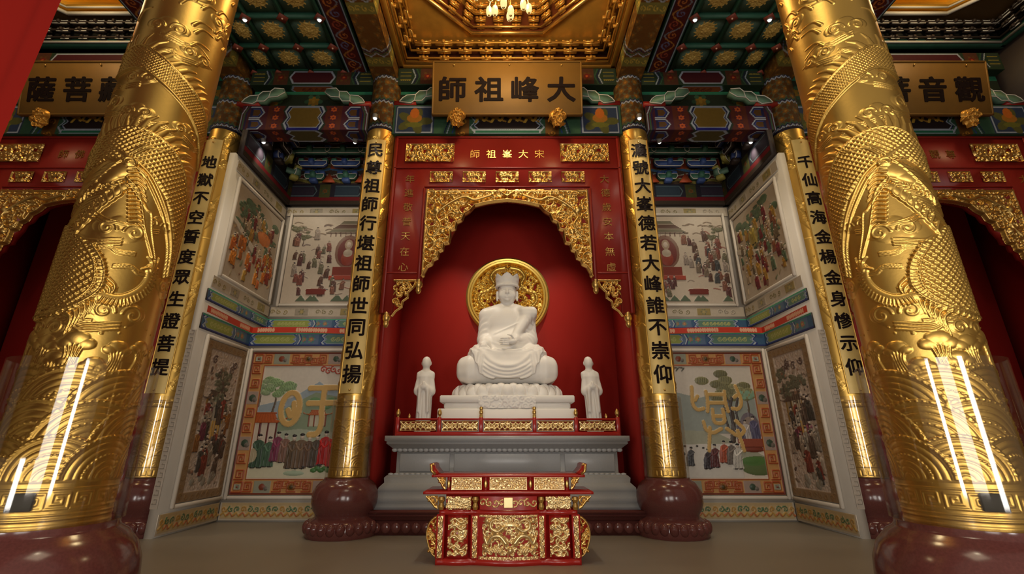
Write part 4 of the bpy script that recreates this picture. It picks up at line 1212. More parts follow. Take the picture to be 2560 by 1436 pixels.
# ================================================================== SHRINE FRAMES
ARCH = [(0, 6.46), (.22, 6.44), (.45, 6.40), (.70, 6.33), (.80, 6.20), (.92, 6.12), (.97, 5.98), (1.08, 5.92), (1.10, 5.78), (1.20, 5.74), (1.20, 5.58), (1.22, 5.46), (1.33, 5.44), (1.34, 5.30), (1.42, 5.26), (1.44, 5.12), (1.52, 5.08), (1.55, 4.98), (1.64, 4.93), (1.70, 4.80), (1.74, 4.69)]
def panel_relief(w_, h_, seed, sp=.10, h=.030, res=.0075):
    cv = Canvas(w_, h_, res); cv.carve(sp, h, None, seed, .20)
    cv.H = np.maximum(cv.H, .004)
    for a in ((0, 0, w_, 0), (0, h_, w_, h_), (0, 0, 0, h_), (w_, 0, w_, h_)): cv.stroke([a[:2], a[2:]], .018, h * .9)
    cv.H = blur(cv.H, 1)
    return cv
def pendant_mesh():
    mb = MB().lathe([(.0, -.26), (.035, -.24), (.06, -.18), (.05, -.13), (.075, -.09), (.08, -.03), (.055, .02), (.06, .05), (.04, .08), (0, .08)], seg=14)
    return mb.mesh('pendant', GOLDC, True)
PEND = pendant_mesh()
_c = Canvas(3.48, 2.02, .0085)
_ar = [(1.74 + x, z - 4.69) for x, z in ARCH[::-1]] ; _al = [(1.74 - x, z - 4.69) for x, z in ARCH]
_poly = _al[0:0]
_poly = [(0, 2.02), (3.48, 2.02)] + _ar + _al[1:]
_w, _m = _c.inside([(0, -.01)] + [(0, 2.03), (3.49, 2.03), (3.49, -.01)] + _ar + _al[1:])
_mask = np.zeros(_c.H.shape, bool); _mask[_w] = _m
_c.carve(.20, .075, _mask, 21, .15); _c.carve(.30, .085, _mask, 22, .11)
_c.H[~_mask] = 0
for sg in (-1, 1):          # dragons in the spandrels
    q = lambda x, z: (1.74 + sg * x, z - 4.69)
    _c.stroke(bez([q(.35, 6.56), q(.7, 6.45), q(.95, 6.52), q(1.3, 6.32), q(1.5, 6.08), q(1.40, 5.85), q(1.55, 5.6)], 60), .055, .11, None, .035)
    _c.dab(*q(1.5, 6.22), .11, .12); _c.dab(*q(1.36, 5.72), .09, .10)
    _c.stroke(bez([q(.62, 6.60), q(1.2, 6.58), q(1.6, 6.6)], 20), .02, .09)
for a, b in (((0, 1.985), (3.48, 1.985)), ((.02, .05), (.02, 2.0)), ((3.46, .05), (3.46, 2.0))): _c.stroke([a, b], .04, .07)
_c.stroke(_al, .022, .10); _c.stroke(_ar, .022, .10)
_c.dab(1.74, 1.90, .06, .12); _c.stroke([(1.60, 1.94), (1.74, 1.84), (1.88, 1.94)], .03, .11)
_c.H = blur(_c.H, 1)
ARCHM = _c.mesh('arch_carving', GOLDC, lambda X, Y, H: (X - 1.74, -H, Y + 4.69), _c.H > .006)
def spandrel_mesh(sg):
    cv = Canvas(.46, .78, .010); pl = [(0, .78), (.46, .78), (.40, .62), (.30, .52), (.30, .40), (.20, .32), (.19, .20), (.08, .12), (0, .0)]
    w, m = cv.inside(pl); k = np.zeros(cv.H.shape, bool); k[w] = m
    cv.carve(.13, .05, k, 9, .17); cv.stroke(pl[1:], .02, .05); cv.H[~k] = 0; cv.stroke(pl[1:], .016, .04)
    cv.stroke([(0, .76), (.46, .76)], .025, .06)
    return cv.mesh('corner_carving', GOLDC, lambda X, Y, H: (sg * X, -H, Y), cv.H > .006)
SPAN = {s: spandrel_mesh(s) for s in (-1, 1)}
BIGP = panel_relief(1.08, .46, 31, .16, .045); SMALLP = panel_relief(.50, .27, 32, .125, .04)
BIGM = BIGP.mesh('gilt_panel', GOLDC, None, BIGP.H > .007); SMALLM = SMALLP.mesh('small_gilt_panel', GOLDC, None, SMALLP.H > .007)
def shrine_frame(cx, header, lt, rt, label):
    y = 8.86
    t = thing('shrine_frame', (cx, y, 0), label, 'shrine frame', 'red carved shrine frames')
    bd = MB()
    out = [(-2.52, 8.12), (2.54, 8.12), (2.54, 3.95), (2.40, 3.95), (2.30, 4.66), (1.84, 4.66), (1.74, 4.69)] + [(x, z) for x, z in ARCH[::-1][1:]] + [(-x, z) for x, z in ARCH[1:-1]] + [(-1.74, 4.69), (-1.84, 4.66), (-2.30, 4.66), (-2.40, 3.95), (-2.54, 3.95)]
    # board as column strips so that the arch edge stays clean
    top = 8.12; xs = [0] + [x for x, _ in ARCH[1:]] + [1.86, 2.30, 2.42, 2.54]
    def bot(x):
        if x <= 1.74: return float(np.interp(x, [p[0] for p in ARCH], [p[1] for p in ARCH])) + .02
        if x < 2.30: return 4.64
        return 3.96
    for sg in (-1, 1):
        pl = [(0, top)] + [(0, bot(0))] + [(x, bot(x)) for x in xs[1:-4]] + [(1.74, 4.64), (2.30, 4.64), (2.30, 3.96), (2.54, 3.96), (2.54, top)]
        pl = [(sg * a, b) for a, b in pl]
        bd.prism(pl if sg > 0 else pl[::-1], 0, .14)
    bd.build('red_panel', REDP, t)
    rl = MB()
    for z, x0, x1 in ((8.08, -2.5, 2.5), (7.28, -2.5, 2.5), (6.80, -1.8, 1.8)): rl.box(((x0 + x1) / 2, -.012, z), (x1 - x0, .03, .035), ch=.008)
    for sx in (-1, 1):
        rl.box((sx * 1.80, -.012, 5.72), (.05, .03, 2.1), ch=.008); rl.box((sx * 2.48, -.012, 6.0), (.05, .03, 4.1), ch=.008); rl.box((sx * 2.15, -.012, 4.80), (.62, .03, .035), ch=.008)
    rl.build('molding', REDP, t)
    link('arch_carving', ARCHM, t, None, (0, -.004, 0))
    for sx in (-1, 1):
        link('gilt_panel', BIGM, t, None, (sx * 1.72 - .54, -.004, 7.425))
        link('corner_carving', SPAN[-sx], t, None, (sx * 2.30, .03, 3.88))
        link('pendant', PEND, t, None, (sx * 1.80, .05, 4.62)); link('pendant', PEND, t, None, (sx * 2.40, .05, 3.92))
    for k in range(5): link('small_gilt_panel', SMALLM, t, None, (-1.44 + .72 * k - .25, -.004, 6.905))
    pos = lambda X, D, Z: (X, -.002 - np.maximum(D, 0), Z)
    lettering([(c, -.72 + .36 * k, 7.64, .23) for k, c in enumerate(header)], pos, 'header_lettering', GOLDC, t, .004, .01)
    for sx, tx in ((-1, lt), (1, rt)):
        for k, c in enumerate(tx): lettering([(c, sx * 2.13, 7.0 - .345 * k, .21)], pos, 'character', GOLDC, t, .004, .01)
    return t
shrine_frame(0, '師祖峯大宋', '年進敬普天在心', '大德歲安本無虛', 'red shrine frame with carved gold arch around the white marble statue')
shrine_frame(-SHX, '師佛藏地尊', '慈航普渡在人心', '大願地藏度眾生', 'red shrine frame behind the left dragon pillar, its niche dark')
shrine_frame(SHX, '士大音觀尊', '慈悲為懷在心間', '大士觀音桂花香', 'red shrine frame behind the right dragon pillar, its niche dark')

# hanging red banner near the camera
t = thing('hanging_banner', (-2.57, 2.0, 0), 'plain bright red cloth banner hanging close to the camera, beside the left dragon pillar', 'banner')
cv = Canvas(1.3, 5.2, .04)
me = cv.mesh('cloth', BANNER, lambda X, Y, H: (-X - .035 * (4.4 - (Y + 1.4)) * .35, .03 * np.sin(X * 9) * (X > .15), Y + 1.4), None, True)
link('cloth', me, t)
MB().tube([(.06, 0, 6.6), (-1.4, 0, 6.6)], .035, 12).build('rod', GOLDC, t, None, True)
MB().tube([(.0, 0, 6.6), (.0, 0, 12.05)], .01, 6).tube([(-1.3, 0, 6.6), (-1.3, 0, 12.05)], .01, 6).build('cord', DARK, t)
# ================================================================== STATUE, PEDESTAL, RAILING
def rect_loft(mb, prof, yb):
    """prof (half width, front y, z): mouldings running along the front and both sides"""
    v = []; f = []
    for hx, yf, z in prof: v += [(-hx, yf, z), (hx, yf, z), (hx, yb, z), (-hx, yb, z)]
    n = len(prof)
    for j in range(n - 1):
        for i in range(4): f.append([4 * j + i, 4 * j + (i + 1) % 4, 4 * j + 4 + (i + 1) % 4, 4 * j + 4 + i])
    f += [[3, 2, 1, 0], [4 * n - 4 + i for i in range(4)]]
    return mb.add(v, f)
t = thing('granite_plinth', (0, 8.92, 0), 'low dark red granite plinth with lotus edge under the grey stone pedestal', 'plinth')
rect_loft(MB(), [(2.42, 0, 0), (2.42, 0, .21), (2.40, .02, .22), (2.42, -.005, .235), (2.45, -.03, .25), (2.44, -.02, .285), (2.46, -.035, .295), (2.47, -.04, .32), (2.45, -.02, .335), (2.49, -.055, .345), (2.49, -.055, .385)], 2.12).build('slab', REDG, t)
lp = MB()
for k in range(27): lp.sphere((-2.28 + k * .1755, -.005, .115), .085, 10, 8, (1, .45, 1.05))
lp.build('lotus_edge', REDG, t, None, True)
t = thing('stone_pedestal', (0, 9.15, .385), 'tall light grey stone pedestal with stepped mouldings carrying the marble statue', 'pedestal')
pd = [(2.40, -.10, 0), (2.40, -.10, .05), (2.38, -.08, .11), (2.38, -.09, .13), (2.37, -.085, .20), (2.33, -.05, .27), (2.34, -.06, .30), (2.33, -.05, .36), (2.27, -.0, .42), (2.25, .02, .44), (2.26, .01, .52), (2.22, .05, .56), (2.13, .12, .585), (2.08, .15, .60), (2.08, .15, .96), (2.10, .14, .97), (2.12, .10, 1.0), (2.20, .03, 1.07), (2.24, 0, 1.10), (2.26, -.02, 1.12), (2.25, -.01, 1.15), (2.29, -.04, 1.165), (2.29, -.04, 1.255)]
rect_loft(MB(), pd, 1.9).build('body', GREY, t)
pn = MB()
for x0, x1 in ((-2.02, -1.08), (-1.0, 1.0), (1.08, 2.02)): pn.box(((x0 + x1) / 2, .145, .78), (x1 - x0, .03, .32), ch=.012)
pn.build('waist_panel', GREY, t)
for nm, hx, y, z, q in (('upper_petal_molding', 2.12, .10, 1.0, .7), ('lower_petal_molding', 2.16, .10, .575, .5)):
    dn = MB()
    for k in range(44): dn.sphere((-hx + k * 2 * hx / 43, y, z), .056, 8, 6, (1, .7, q))
    dn.build(nm, GREY, t, None, True)

t = thing('altar_railing', (0, 9.2, 1.64), 'low red railing with pierced gilt panels along the edge of the stone pedestal', 'railing')
px_ = (-2.09, -1.295, -.50, .52, 1.315, 2.11)
po = []
for k, x in enumerate(px_):
    MB().box((x, 0, .17), (.07, .07, .34), ch=.008).build('post', REDT, t)
    big = k in (2, 3)
    MB().lathe([(0, .0), (.022, .0), (.018, .03), (.038, .06), (.042, .09), (.03, .13), (.012, .16), (0, .17)] if not big else [(0, 0), (.035, 0), (.035, .05), (.028, .06), (.038, .08), (.038, .12), (.026, .14), (.036, .16), (.03, .2), (0, .21)], (x, 0, .33), 12).build('finial', GOLDC, t, None, True)
for x in (-1.88, 1.90): MB().lathe([(0, 0), (.015, 0), (.028, .04), (.02, .07), (0, .1)], (x, .02, .31), 10).build('finial', GOLDC, t, None, True)
MB().box((0.01, 0, .30), (4.2, .06, .035), ch=.008).build('top_rail', REDT, t)
MB().box((0.01, 0, .037), (4.2, .08, .072), ch=.01).build('bottom_rail', REDT, t)
for k in range(5):
    a, b = px_[k] + .06, px_[k + 1] - .06; L = b - a
    cv = Canvas(L, .17, .007)
    n = 9 if k == 2 else 7
    for i in range(n):
        x = (i + .5) * L / n
        cv.spiral(x, .085, L / n * .52, 1.2, i * 2.1, .014, .03, None, 1 if i % 2 else -1); cv.stroke(bez([(x - .05, .03), (x, .06), (x + .05, .02)], 8), .013, .03); cv.stroke(bez([(x - .05, .14), (x + .01, .11), (x + .05, .15)], 8), .013, .03)
    for q in ((0, 0, L, 0), (0, .17, L, .17)): cv.stroke([q[:2], q[2:]], .012, .03)
    for x, d in ((0, 1), (L, -1)): cv.stroke([(x, .16), (x + d * .08, .085), (x, .01)], .014, .03)
    p = link('gilt_panel', cv.mesh('gilt_panel', GOLDA, None, cv.H > .008), t, None, (a, -.012, .095))
    MB().box((L / 2, .03, .085), (L, .012, .19)).build('panel_back', REDP, p)
for sx in (-2.09, 2.11): MB().box((sx, .85, .30), (.05, 1.7, .035), ch=.006).box((sx, .85, .05), (.05, 1.7, .07), ch=.006).build('side_rail', REDT, t)

def statue_fn(X, Y, Z):
    x = np.abs(X)
    d = sell(X, Y, Z, (0, .02, 3.98), (.50, .33, .50))
    d = smin(d, sell(X, Y, Z, (0, -.05, 3.52), (.56, .40, .36)), .12)
    d = smin(d, scap(x, Y, Z, (.20, .03, 4.30), (.45, .03, 4.22), .16, .165), .08)           # shoulders
    d = smin(d, scap(x, Y, Z, (.45, .03, 4.18), (.475, .0, 3.66), .165, .17), .08)           # upper arms in sleeves
    d = smin(d, scap(X, Y, Z, (-.48, .0, 3.64), (-.47, -.42, 3.46), .15, .12), .08)         # arm reaching to the knee
    d = smin(d, scap(X, Y, Z, (.48, .0, 3.64), (.16, -.45, 3.56), .16, .11), .08)            # arm in the lap
    # robe falling over the bent arm, with its standing collar on the shoulder
    rb = sbox(X, Y, Z, (.45, -.06, 4.235), (.205, .22, .135), .11) + .10 * np.clip(4.2 - Z, 0, 1)
    d = smin(d, rb, .06)
    d = smin(d, scap(X, Y, Z, (.42, -.14, 4.14), (.17, -.40, 3.66), .15, .075), .05)
    hl = np.abs(Z - (3.74 + (X + .24) * .48)); d = d - .016 * np.exp(-(hl / .022) ** 2) * np.clip((.28 - np.abs(X + .02)) / .06, 0, 1) * np.clip((-.15 - Y) / .1, 0, 1)
    groove = scap(X, Y, Z, (.53, -.30, 4.00), (.30, -.46, 3.66), .05, .03); d = -smin(-d, groove, .03)
    # crossed legs under the robe
    d = smin(d, scap(x, Y, Z, (.20, -.10, 3.24), (.57, -.30, 3.26), .24, .235), .10)
    d = smin(d, sell(x, Y, Z, (.60, -.28, 3.22), (.225, .30, .23)), .08)
    d = smin(d, scap(X, Y, Z, (-.58, -.42, 3.20), (.25, -.52, 3.16), .17, .15), .10)
    d = smin(d, scap(X, Y, Z, (.58, -.42, 3.20), (-.2, -.48, 3.22), .17, .13), .10)
    # robe spilling over the front of the seat
    hw = np.clip(.52 + (Z - 2.78) * .38, .4, .80)
    q = np.maximum(np.abs(X) - hw, np.abs(Y + .60) - .17 + np.clip((Z - 2.98) * .40, 0, .14))
    bot = 2.735 + .26 * np.clip((x - .28) / .42, 0, 1) ** 2
    dr = np.maximum(np.maximum(q, bot - Z), Z - 3.33)
    d = smin(d, dr, .11)
    # folds of the drape: hanging curves in the middle, straight pleats at the sides
    fz = np.sqrt(X ** 2 * .9 + (Z - 3.50) ** 2)
    band = np.clip((3.32 - Z) / .1, 0, 1) * np.clip((-.30 - Y) / .1, 0, 1)
    mid = np.clip((.52 - x) / .08, 0, 1)
    d = d - band * (mid * .013 * np.sin(fz * 50 + 5 * np.sin(fz * 9)) + (1 - mid) * .014 * np.sin(x * 52 + Z * 6))
    ch = np.clip((Z - 3.7) / .1, 0, 1) * np.clip((4.2 - Z) / .1, 0, 1) * np.clip((-.2 - Y) / .1, 0, 1)
    sl = np.clip((x - .40) / .06, 0, 1) * np.clip((Z - 3.5) / .1, 0, 1) * np.clip((4.2 - Z) / .2, 0, 1)
    d = d - sl * .007 * np.sin((Z * 1.0 + Y * 1.2) * 42)
    lap = np.clip((3.56 - Z) / .06, 0, 1) * np.clip((Z - 3.28) / .06, 0, 1) * np.clip((-.25 - Y) / .1, 0, 1)
    d = d - lap * .008 * np.sin(np.sqrt((X - .05) ** 2 * .6 + (Z - 3.75) ** 2) * 62)
    # neck, head, face
    d = smin(d, scap(X, Y, Z, (0, .02, 4.28), (0, -.02, 4.55), .15, .125), .05)
    hd = sell(X, Y, Z, (0, -.04, 4.735), (.203, .235, .25))
    hd = smin(hd, sell(X, Y, Z, (0, -.07, 4.60), (.165, .18, .135)), .07)
    hd = smin(hd, sell(x, Y, Z, (.11, -.20, 4.63), (.07, .05, .07)), .05)                   # cheeks
    hd = smin(hd, scap(X, Y, Z, (0, -.262, 4.77), (0, -.305, 4.665), .016, .028), .022)       # nose
    hd = smin(hd, sell(x, Y, Z, (.028, -.285, 4.66), (.022, .02, .016)), .012)
    hd = smin(hd, scap(x, Y, Z, (.03, -.255, 4.795), (.14, -.215, 4.80), .015, .012), .018)  # brow
    hd = smin(hd, sell(x, Y, Z, (.082, -.235, 4.742), (.048, .022, .020)), .008)             # lids
    hd = np.maximum(hd, -(scap(x, Y, Z, (.045, -.268, 4.728), (.125, -.240, 4.730), .010, .008)))
    hd = smin(hd, sell(X, Y, Z, (0, -.262, 4.592), (.055, .022, .013)), .008)                 # lips
    hd = smin(hd, sell(X, Y, Z, (0, -.258, 4.568), (.045, .022, .014)), .008)
    hd = smin(hd, sell(X, Y, Z, (0, -.225, 4.515), (.05, .04, .032)), .03)                      # chin
    ear = smin(sell(x, Y, Z, (.222, -.01, 4.70), (.03, .06, .085)), sell(x, Y, Z, (.222, -.02, 4.585), (.024, .03, .055)), .03)
    hd = smin(hd, ear, .02)
    d = smin(d, hd, .03)
    # five-leaf crown
    ang = np.arctan2(X, -(Y + .03)); rr = np.sqrt(X ** 2 + ((Y + .03) * .95) ** 2)
    pet = np.abs(((ang / (PI / 3.2) + .5) % 1) - .5) * 2
    ztop = 5.05 + .11 * (1 - pet) - .05 * np.clip(np.abs(ang) - 1.6, 0, 2)
    cr = np.maximum(np.abs(rr - (.228 + (Z - 4.86) * .10)) - .022, np.maximum(4.84 - Z, Z - ztop))
    cr = cr - .006 * (1 - pet) * np.sin((Z - 4.86) * 60)
    d = smin(d, cr, .015)
    d = smin(d, np.maximum(np.abs(rr - .242) - .03, np.abs(Z - 4.855) - .022), .012)
    d = smin(d, sell(X, Y, Z, (0, -.02, 4.98), (.21, .22, .20)), .02)
    # hands
    def hand(d, base, palm, tips, r=.024):
        d = smin(d, sell(X, Y, Z, palm[0], palm[1]), .03)
        for a, b, c in tips:
            f1 = scap(X, Y, Z, a, b, r, r * .93); f2 = scap(X, Y, Z, b, c, r * .93, r * .75)
            d = smin(d, np.minimum(f1, f2), .012)
        return d
    d = hand(d, None, ((-.485, -.545, 3.40), (.085, .06, .085)),
             [((-.55 + .042 * k, -.60, 3.36), (-.552 + .044 * k, -.635, 3.27 - .012 * (k in (1, 2))), (-.55 + .043 * k, -.625, 3.19 - .02 * (k in (1, 2)))) for k in range(4)] + [((-.40, -.56, 3.41), (-.36, -.60, 3.36), (-.345, -.62, 3.30))])
    d = hand(d, None, ((.07, -.60, 3.50), (.13, .09, .06)),
             [((.03, -.675, 3.435 + .043 * k), (-.08 - .015 * (k in (1, 2)), -.70, 3.43 + .043 * k), (-.13 - .02 * (k in (1, 2)), -.66, 3.435 + .042 * k)) for k in range(4)] + [((.13, -.63, 3.56), (.08, -.68, 3.625), (.01, -.69, 3.635))], .0205)
    return d
t = thing('seated_statue', (0, 10.18, 1.64), 'large white marble monk in a pointed crown, seated on a lotus throne', 'statue')
t.scale = (1.025, .92, 1.02)
v, f = surface_nets(statue_fn, (-.92, -.86, 2.70), (.92, .50, 5.26), .0145)
link('seated_figure', mesh_np('seated_figure', v, f, MARB, True), t, None, (0, 0, -1.64))
def seat_fn(X, Y, Z):
    d = sbox(X, Y, Z, (0, .02, 2.94), (1.03, .70, .31), .26)
    d = d + .05 * np.clip((2.76 - Z) / .2, 0, 1)
    w = np.clip((np.abs(X) - .55) / .1, 0, 1)
    return d - .010 * w * np.sin(np.abs(X) * 26 + (Z - 2.9) ** 2 * 14)
v, f = surface_nets(seat_fn, (-1.1, -.76, 2.58), (1.1, .8, 3.3), .024)
link('throne_seat', mesh_np('throne_seat', v, f, MARB, True), t, None, (0, 0, -1.64))
lo = MB()
for ring, (a_, b_, z_, n_, r_) in enumerate(((1.0, .72, 2.50, 26, .16), (1.02, .76, 2.46, 26, .17))):
    for k in range(n_):
        a = 2 * PI * (k + .5 * ring) / n_
        lo.sphere((a_ * math.cos(a), b_ * math.sin(a), z_), r_, 12, 8, (.85, .75, .98))
lo.lathe([(0, 2.36), (1.0, 2.36), (1.0, 2.62), (.0, 2.62)], seg=40, sy=.74)
lo.build('lotus_base', MARB, t, (0, 0, -1.64), True)
def slab(name, hx, hy, z0, z1, ch=.02): MB().box((0, 0, (z0 + z1) / 2 - 1.64), (2 * hx, 2 * hy, z1 - z0), ch=ch).build(name, MARB, t)
slab('upper_step', 1.30, .90, 2.255, 2.39); slab('middle_step', 1.22, .86, 2.13, 2.26, .035); slab('lower_step', 1.33, .92, 1.64, 2.14)
cvs = Canvas(1.1, .235, .012); cvs.carve(.12, .022, None, 41, .2)
link('carved_relief', cvs.mesh('carved_relief', MARB), t, None, (-.55, -.905, .505))

def monk_fn(lean):
    def fn(X, Y, Z):
        x = np.abs(X)
        rr = np.interp(Z, [0, .25, .7, .98, 1.17, 1.28, 1.34], [.215, .19, .195, .215, .205, .15, .06])
        d = (np.sqrt((X / 1.0) ** 2 + (Y / .72) ** 2) - rr) * .72
        d = np.maximum(d, np.maximum(.0 - Z, Z - 1.35))
        d = smin(d, scap(x, Y, Z, (.155, .0, 1.21), (.215, -.03, .90), .065, .075), .04)
        d = smin(d, scap(x, Y, Z, (.215, -.03, .86), (.04, -.17, .95), .07, .055), .04)
        d = smin(d, scap(x, Y, Z, (.10, -.15, .88), (.13, -.12, .48), .05, .035), .05)      # hanging sleeves
        d = smin(d, sell(X, Y, Z, (0, -.19, .99), (.045, .04, .075)), .02)                    # joined hands
        d = d - .007 * np.clip((1.0 - Z) / .2, 0, 1) * np.sin(np.arctan2(X, -Y) * 11 + Z * 2)
        d = smin(d, scap(X, Y, Z, (0, 0, 1.22), (0, -.01, 1.36), .085, .066), .03)
        h = smin(sell(X, Y, Z, (0, -.015, 1.475), (.093, .11, .118)), sell(X, Y, Z, (0, -.03, 1.42), (.075, .085, .07)), .04)
        h = smin(h, scap(X, Y, Z, (0, -.112, 1.485), (0, -.122, 1.452), .007, .011), .014)
        h = smin(h, sell(x, Y, Z, (.095, 0, 1.45), (.014, .025, .042)), .01)
        h = np.maximum(h, -scap(x, Y, Z, (.022, -.122, 1.475), (.055, -.11, 1.475), .006, .005))
        return smin(d, h, .02)
    v, f = surface_nets(fn, (-.33, -.30, -.03), (.33, .26, 1.63), .0125)
    v[:, 0] += lean * (v[:, 2] - .2)
    return v, f
for x, ln, lab in ((-1.70, .01, 'small white marble standing monk at the end of the railing by the couplet beginning 民尊'), (1.765, -.055, 'small white marble standing monk, leaning slightly, by the couplet ending 崇仰')):
    v, f = monk_fn(ln)
    t = thing('standing_statue', (x, 9.7, 1.64), lab, 'statue', 'small standing marble statues')
    v[:, 0] *= np.interp(v[:, 2], [0, 1.12, 1.36, 2], [.78, .76, .98, .98]); v[:, 1] *= .88
    link('robed_figure', mesh_np('robed_figure', v, f, MARB, True), t)
    MB().lathe([(0, 0), (.24, 0), (.25, .03), (.22, .06), (0, .06)], seg=28, sy=.8).build('foot_slab', MARB, t, None, True)

t = thing('gilt_halo', (.012, 10.97, 4.95), 'round pierced gold halo with dragons on the red niche wall behind the statue', 'halo')
rg = MB(); prof = [(1.04, .06), (1.045, .0), (1.03, -.06), (.99, -.085), (.95, -.075), (.93, -.095), (.89, -.085), (.87, -.04), (.86, .06)]
n = 96; vv = []; ff = []
for r, y in prof:
    for k in range(n): vv.append((r * math.cos(2 * PI * k / n), y, r * math.sin(2 * PI * k / n)))
for j in range(len(prof) - 1):
    for k in range(n): ff.append([j * n + k, j * n + (k + 1) % n, (j + 1) * n + (k + 1) % n, (j + 1) * n + k])
rg.add(vv, ff); rg.build('rim', GOLDB, t, None, True)
cv = Canvas(1.78, 1.78, .0095); mk = np.hypot(cv.X - .89, cv.Y - .89) < .88
for a in np.linspace(0, 2 * PI, 40, endpoint=False):
    for r in (.82, .62):
        x, y = .89 + r * math.cos(a + r * 3), .89 + r * math.sin(a + r * 3)
        p = [(x, y)]
        for q in range(5): p.append((p[-1][0] + .035 * math.cos(a + PI / 2 + (1.1 if q % 2 else -1.1)), p[-1][1] + .035 * math.sin(a + PI / 2 + (1.1 if q % 2 else -1.1))))
        cv.stroke(bez(p, 20), .024, .065, None, .014)
for sg in (-1, 1):
    body = [(.89 + sg * .08, 1.66), (.89 + sg * .30, 1.60), (.89 + sg * .42, 1.42), (.89 + sg * .34, 1.22), (.89 + sg * .48, 1.06), (.89 + sg * .66, 1.0), (.89 + sg * .72, .80), (.89 + sg * .58, .62), (.89 + sg * .42, .5)]
    cv.stroke(bez(body, 80), .082, .11, None, .05); b = bez(body, 60)
    for i in range(0, 56, 3): cv.dab(b[i][0], b[i][1], .022, .115)
    cv.dab(.89 + sg * .30, 1.10, .09, .11); cv.dab(.89 + sg * .42, .86, .075, .10)
cv.carve(.15, .07, mk, 17, .15); cv.dab(.89, 1.62, .06, .11); cv.H[~mk] = 0; cv.H = blur(cv.H, 1)
link('dragon_relief', cv.mesh('dragon_relief', GOLDB, lambda X, Y, H: (X - .89, .05 - H, Y - .89), cv.H > .012), t)

# ================================================================== ALTAR TABLE
t = thing('altar_table', (.015, 6.9, 0), 'red and gold carved altar table with upturned ends, on the floor before the pedestal', 'altar table')
def bow(x, w_=.44, d=.075): return -d * np.cos(np.clip(x / w_, -1, 1) * PI / 2)
def bow_strip(name, z0, z1, hx, out, mtl, mid=True, thick=.06, par=None):
    xs = np.linspace(-hx, hx, 61); y = np.where(np.abs(xs) < .44, bow(xs) if mid else 0, 0) - out
    y = y + np.where((np.abs(xs) > .50) & (np.abs(xs) < .86), -.03 * np.cos((np.abs(xs) - .68) / .18 * PI / 2), 0) if mid else y
    v = []; f = []
    for yy, z in ((y, z0), (y, z1), (y * 0 + thick, z1), (y * 0 + thick, z0)): v += [(a, b, z) for a, b in zip(xs, np.broadcast_to(yy, xs.shape))]
    n = len(xs)
    for j in range(4):
        for i in range(n - 1): f.append([j * n + i, j * n + i + 1, ((j + 1) % 4) * n + i + 1, ((j + 1) % 4) * n + i])
    f += [[0, n, 2 * n, 3 * n], [4 * n - 1, 3 * n - 1, 2 * n - 1, n - 1]]
    return MB().add(v, f).build(name, mtl, par or t)
MB().box((0, .40, .34), (1.80, .68, .56)).box((0, .40, .74), (1.72, .60, .2)).box((0, .36, .97), (1.70, .46, .2)).build('carcass', REDT, t)
bow_strip('foot_rail', .0, .065, .955, .04, REDT, True, .8)
bow_strip('middle_rail', .595, .65, .93, .03, REDT, True, .74)
bow_strip('table_top', .848, .880, 1.155, .06, REDT, False, .80)
bow_strip('upper_top', 1.062, 1.096, 1.05, .06, REDT, False, .66)
for sx in (-1, 1):
    pr = [(sx * .96, 1.09), (sx * 1.03, 1.10), (sx * 1.075, 1.15), (sx * 1.085, 1.235), (sx * 1.05, 1.22), (sx * 1.035, 1.17), (sx * 1.0, 1.13)]
    e = MB().prism(pr if sx > 0 else pr[::-1], -.06, .60).build('upturned_end', REDT, t)
    MB().tube([(sx * 1.0, -.07, 1.10), (sx * 1.05, -.07, 1.14), (sx * 1.065, -.07, 1.225)], .018, 8).tube([(sx * 1.065, -.07, 1.225), (sx * 1.03, -.07, 1.235), (sx * 1.02, -.07, 1.21)], .012, 8).build('gilt_edge', GOLDC, e)
def relief_part(name, cv, x0, z0, y, bend=None, par=None, m=None, keep=None):
    m = GOLDA
    pos = (lambda X, Y, H: (X, -H + (bow(X + x0) if bend else 0), Y))
    return link(name, cv.mesh(name, m, pos, keep), par or t, None, (x0, y, z0))
# lower centre panel: two dragons over waves
cv = Canvas(.74, .46, .0048)
cv.carve(.085, .016, None, 51, .15)
for sg in (-1, 1):
    q = lambda x, y: (.37 + sg * x, y)
    cv.stroke(bez([q(.06, .16), q(.14, .24), q(.24, .23), q(.30, .15), q(.34, .22)], 50), .034, .050, None, .024)
    cv.stroke(bez([q(.10, .34), q(.17, .30), q(.25, .33), q(.26, .40), q(.20, .44), q(.14, .42)], 50), .032, .052, None, .016)
    cv.dab(*q(.10, .33), .034, .045); cv.dab(*q(.07, .15), .03, .04)
    for k in range(5): cv.stroke([q(.30 - .03 * k, .08 + .012 * k), q(.26 - .03 * k, .05), q(.22 - .03 * k, .09)], .011, .032)
    cv.dab(*q(.31, .42), .035, .04); cv.dab(*q(.33, .10), .03, .035)
cv.dab(.37, .075, .042, .05)
for k in range(11): cv.stroke([(.37, .36), (.37 + .10 * math.cos(k * PI / 10), .36 + .07 * math.sin(k * PI / 10))], .006, .02)
relief_part('dragon_panel', cv, -.345, .105, -.014, True, None, GOLDC, cv.H > .004)
xb = np.linspace(-.40, .40, 33); vb = [(a, bow(a) - .006, z) for z in (.08, .59) for a in xb]
MB().add(vb, [[i, i + 1, 34 + i, 33 + i] for i in range(32)]).build('panel_ground', REDT, t)
for z in (.082, .585):
    c2 = Canvas(.80, .04, .006)
    for k in range(14): c2.spiral((k + .5) * .8 / 14, .02, .02, 1, k, .007, .02)
    relief_part('gilt_border', c2, -.39, z - .02, -.012, True)
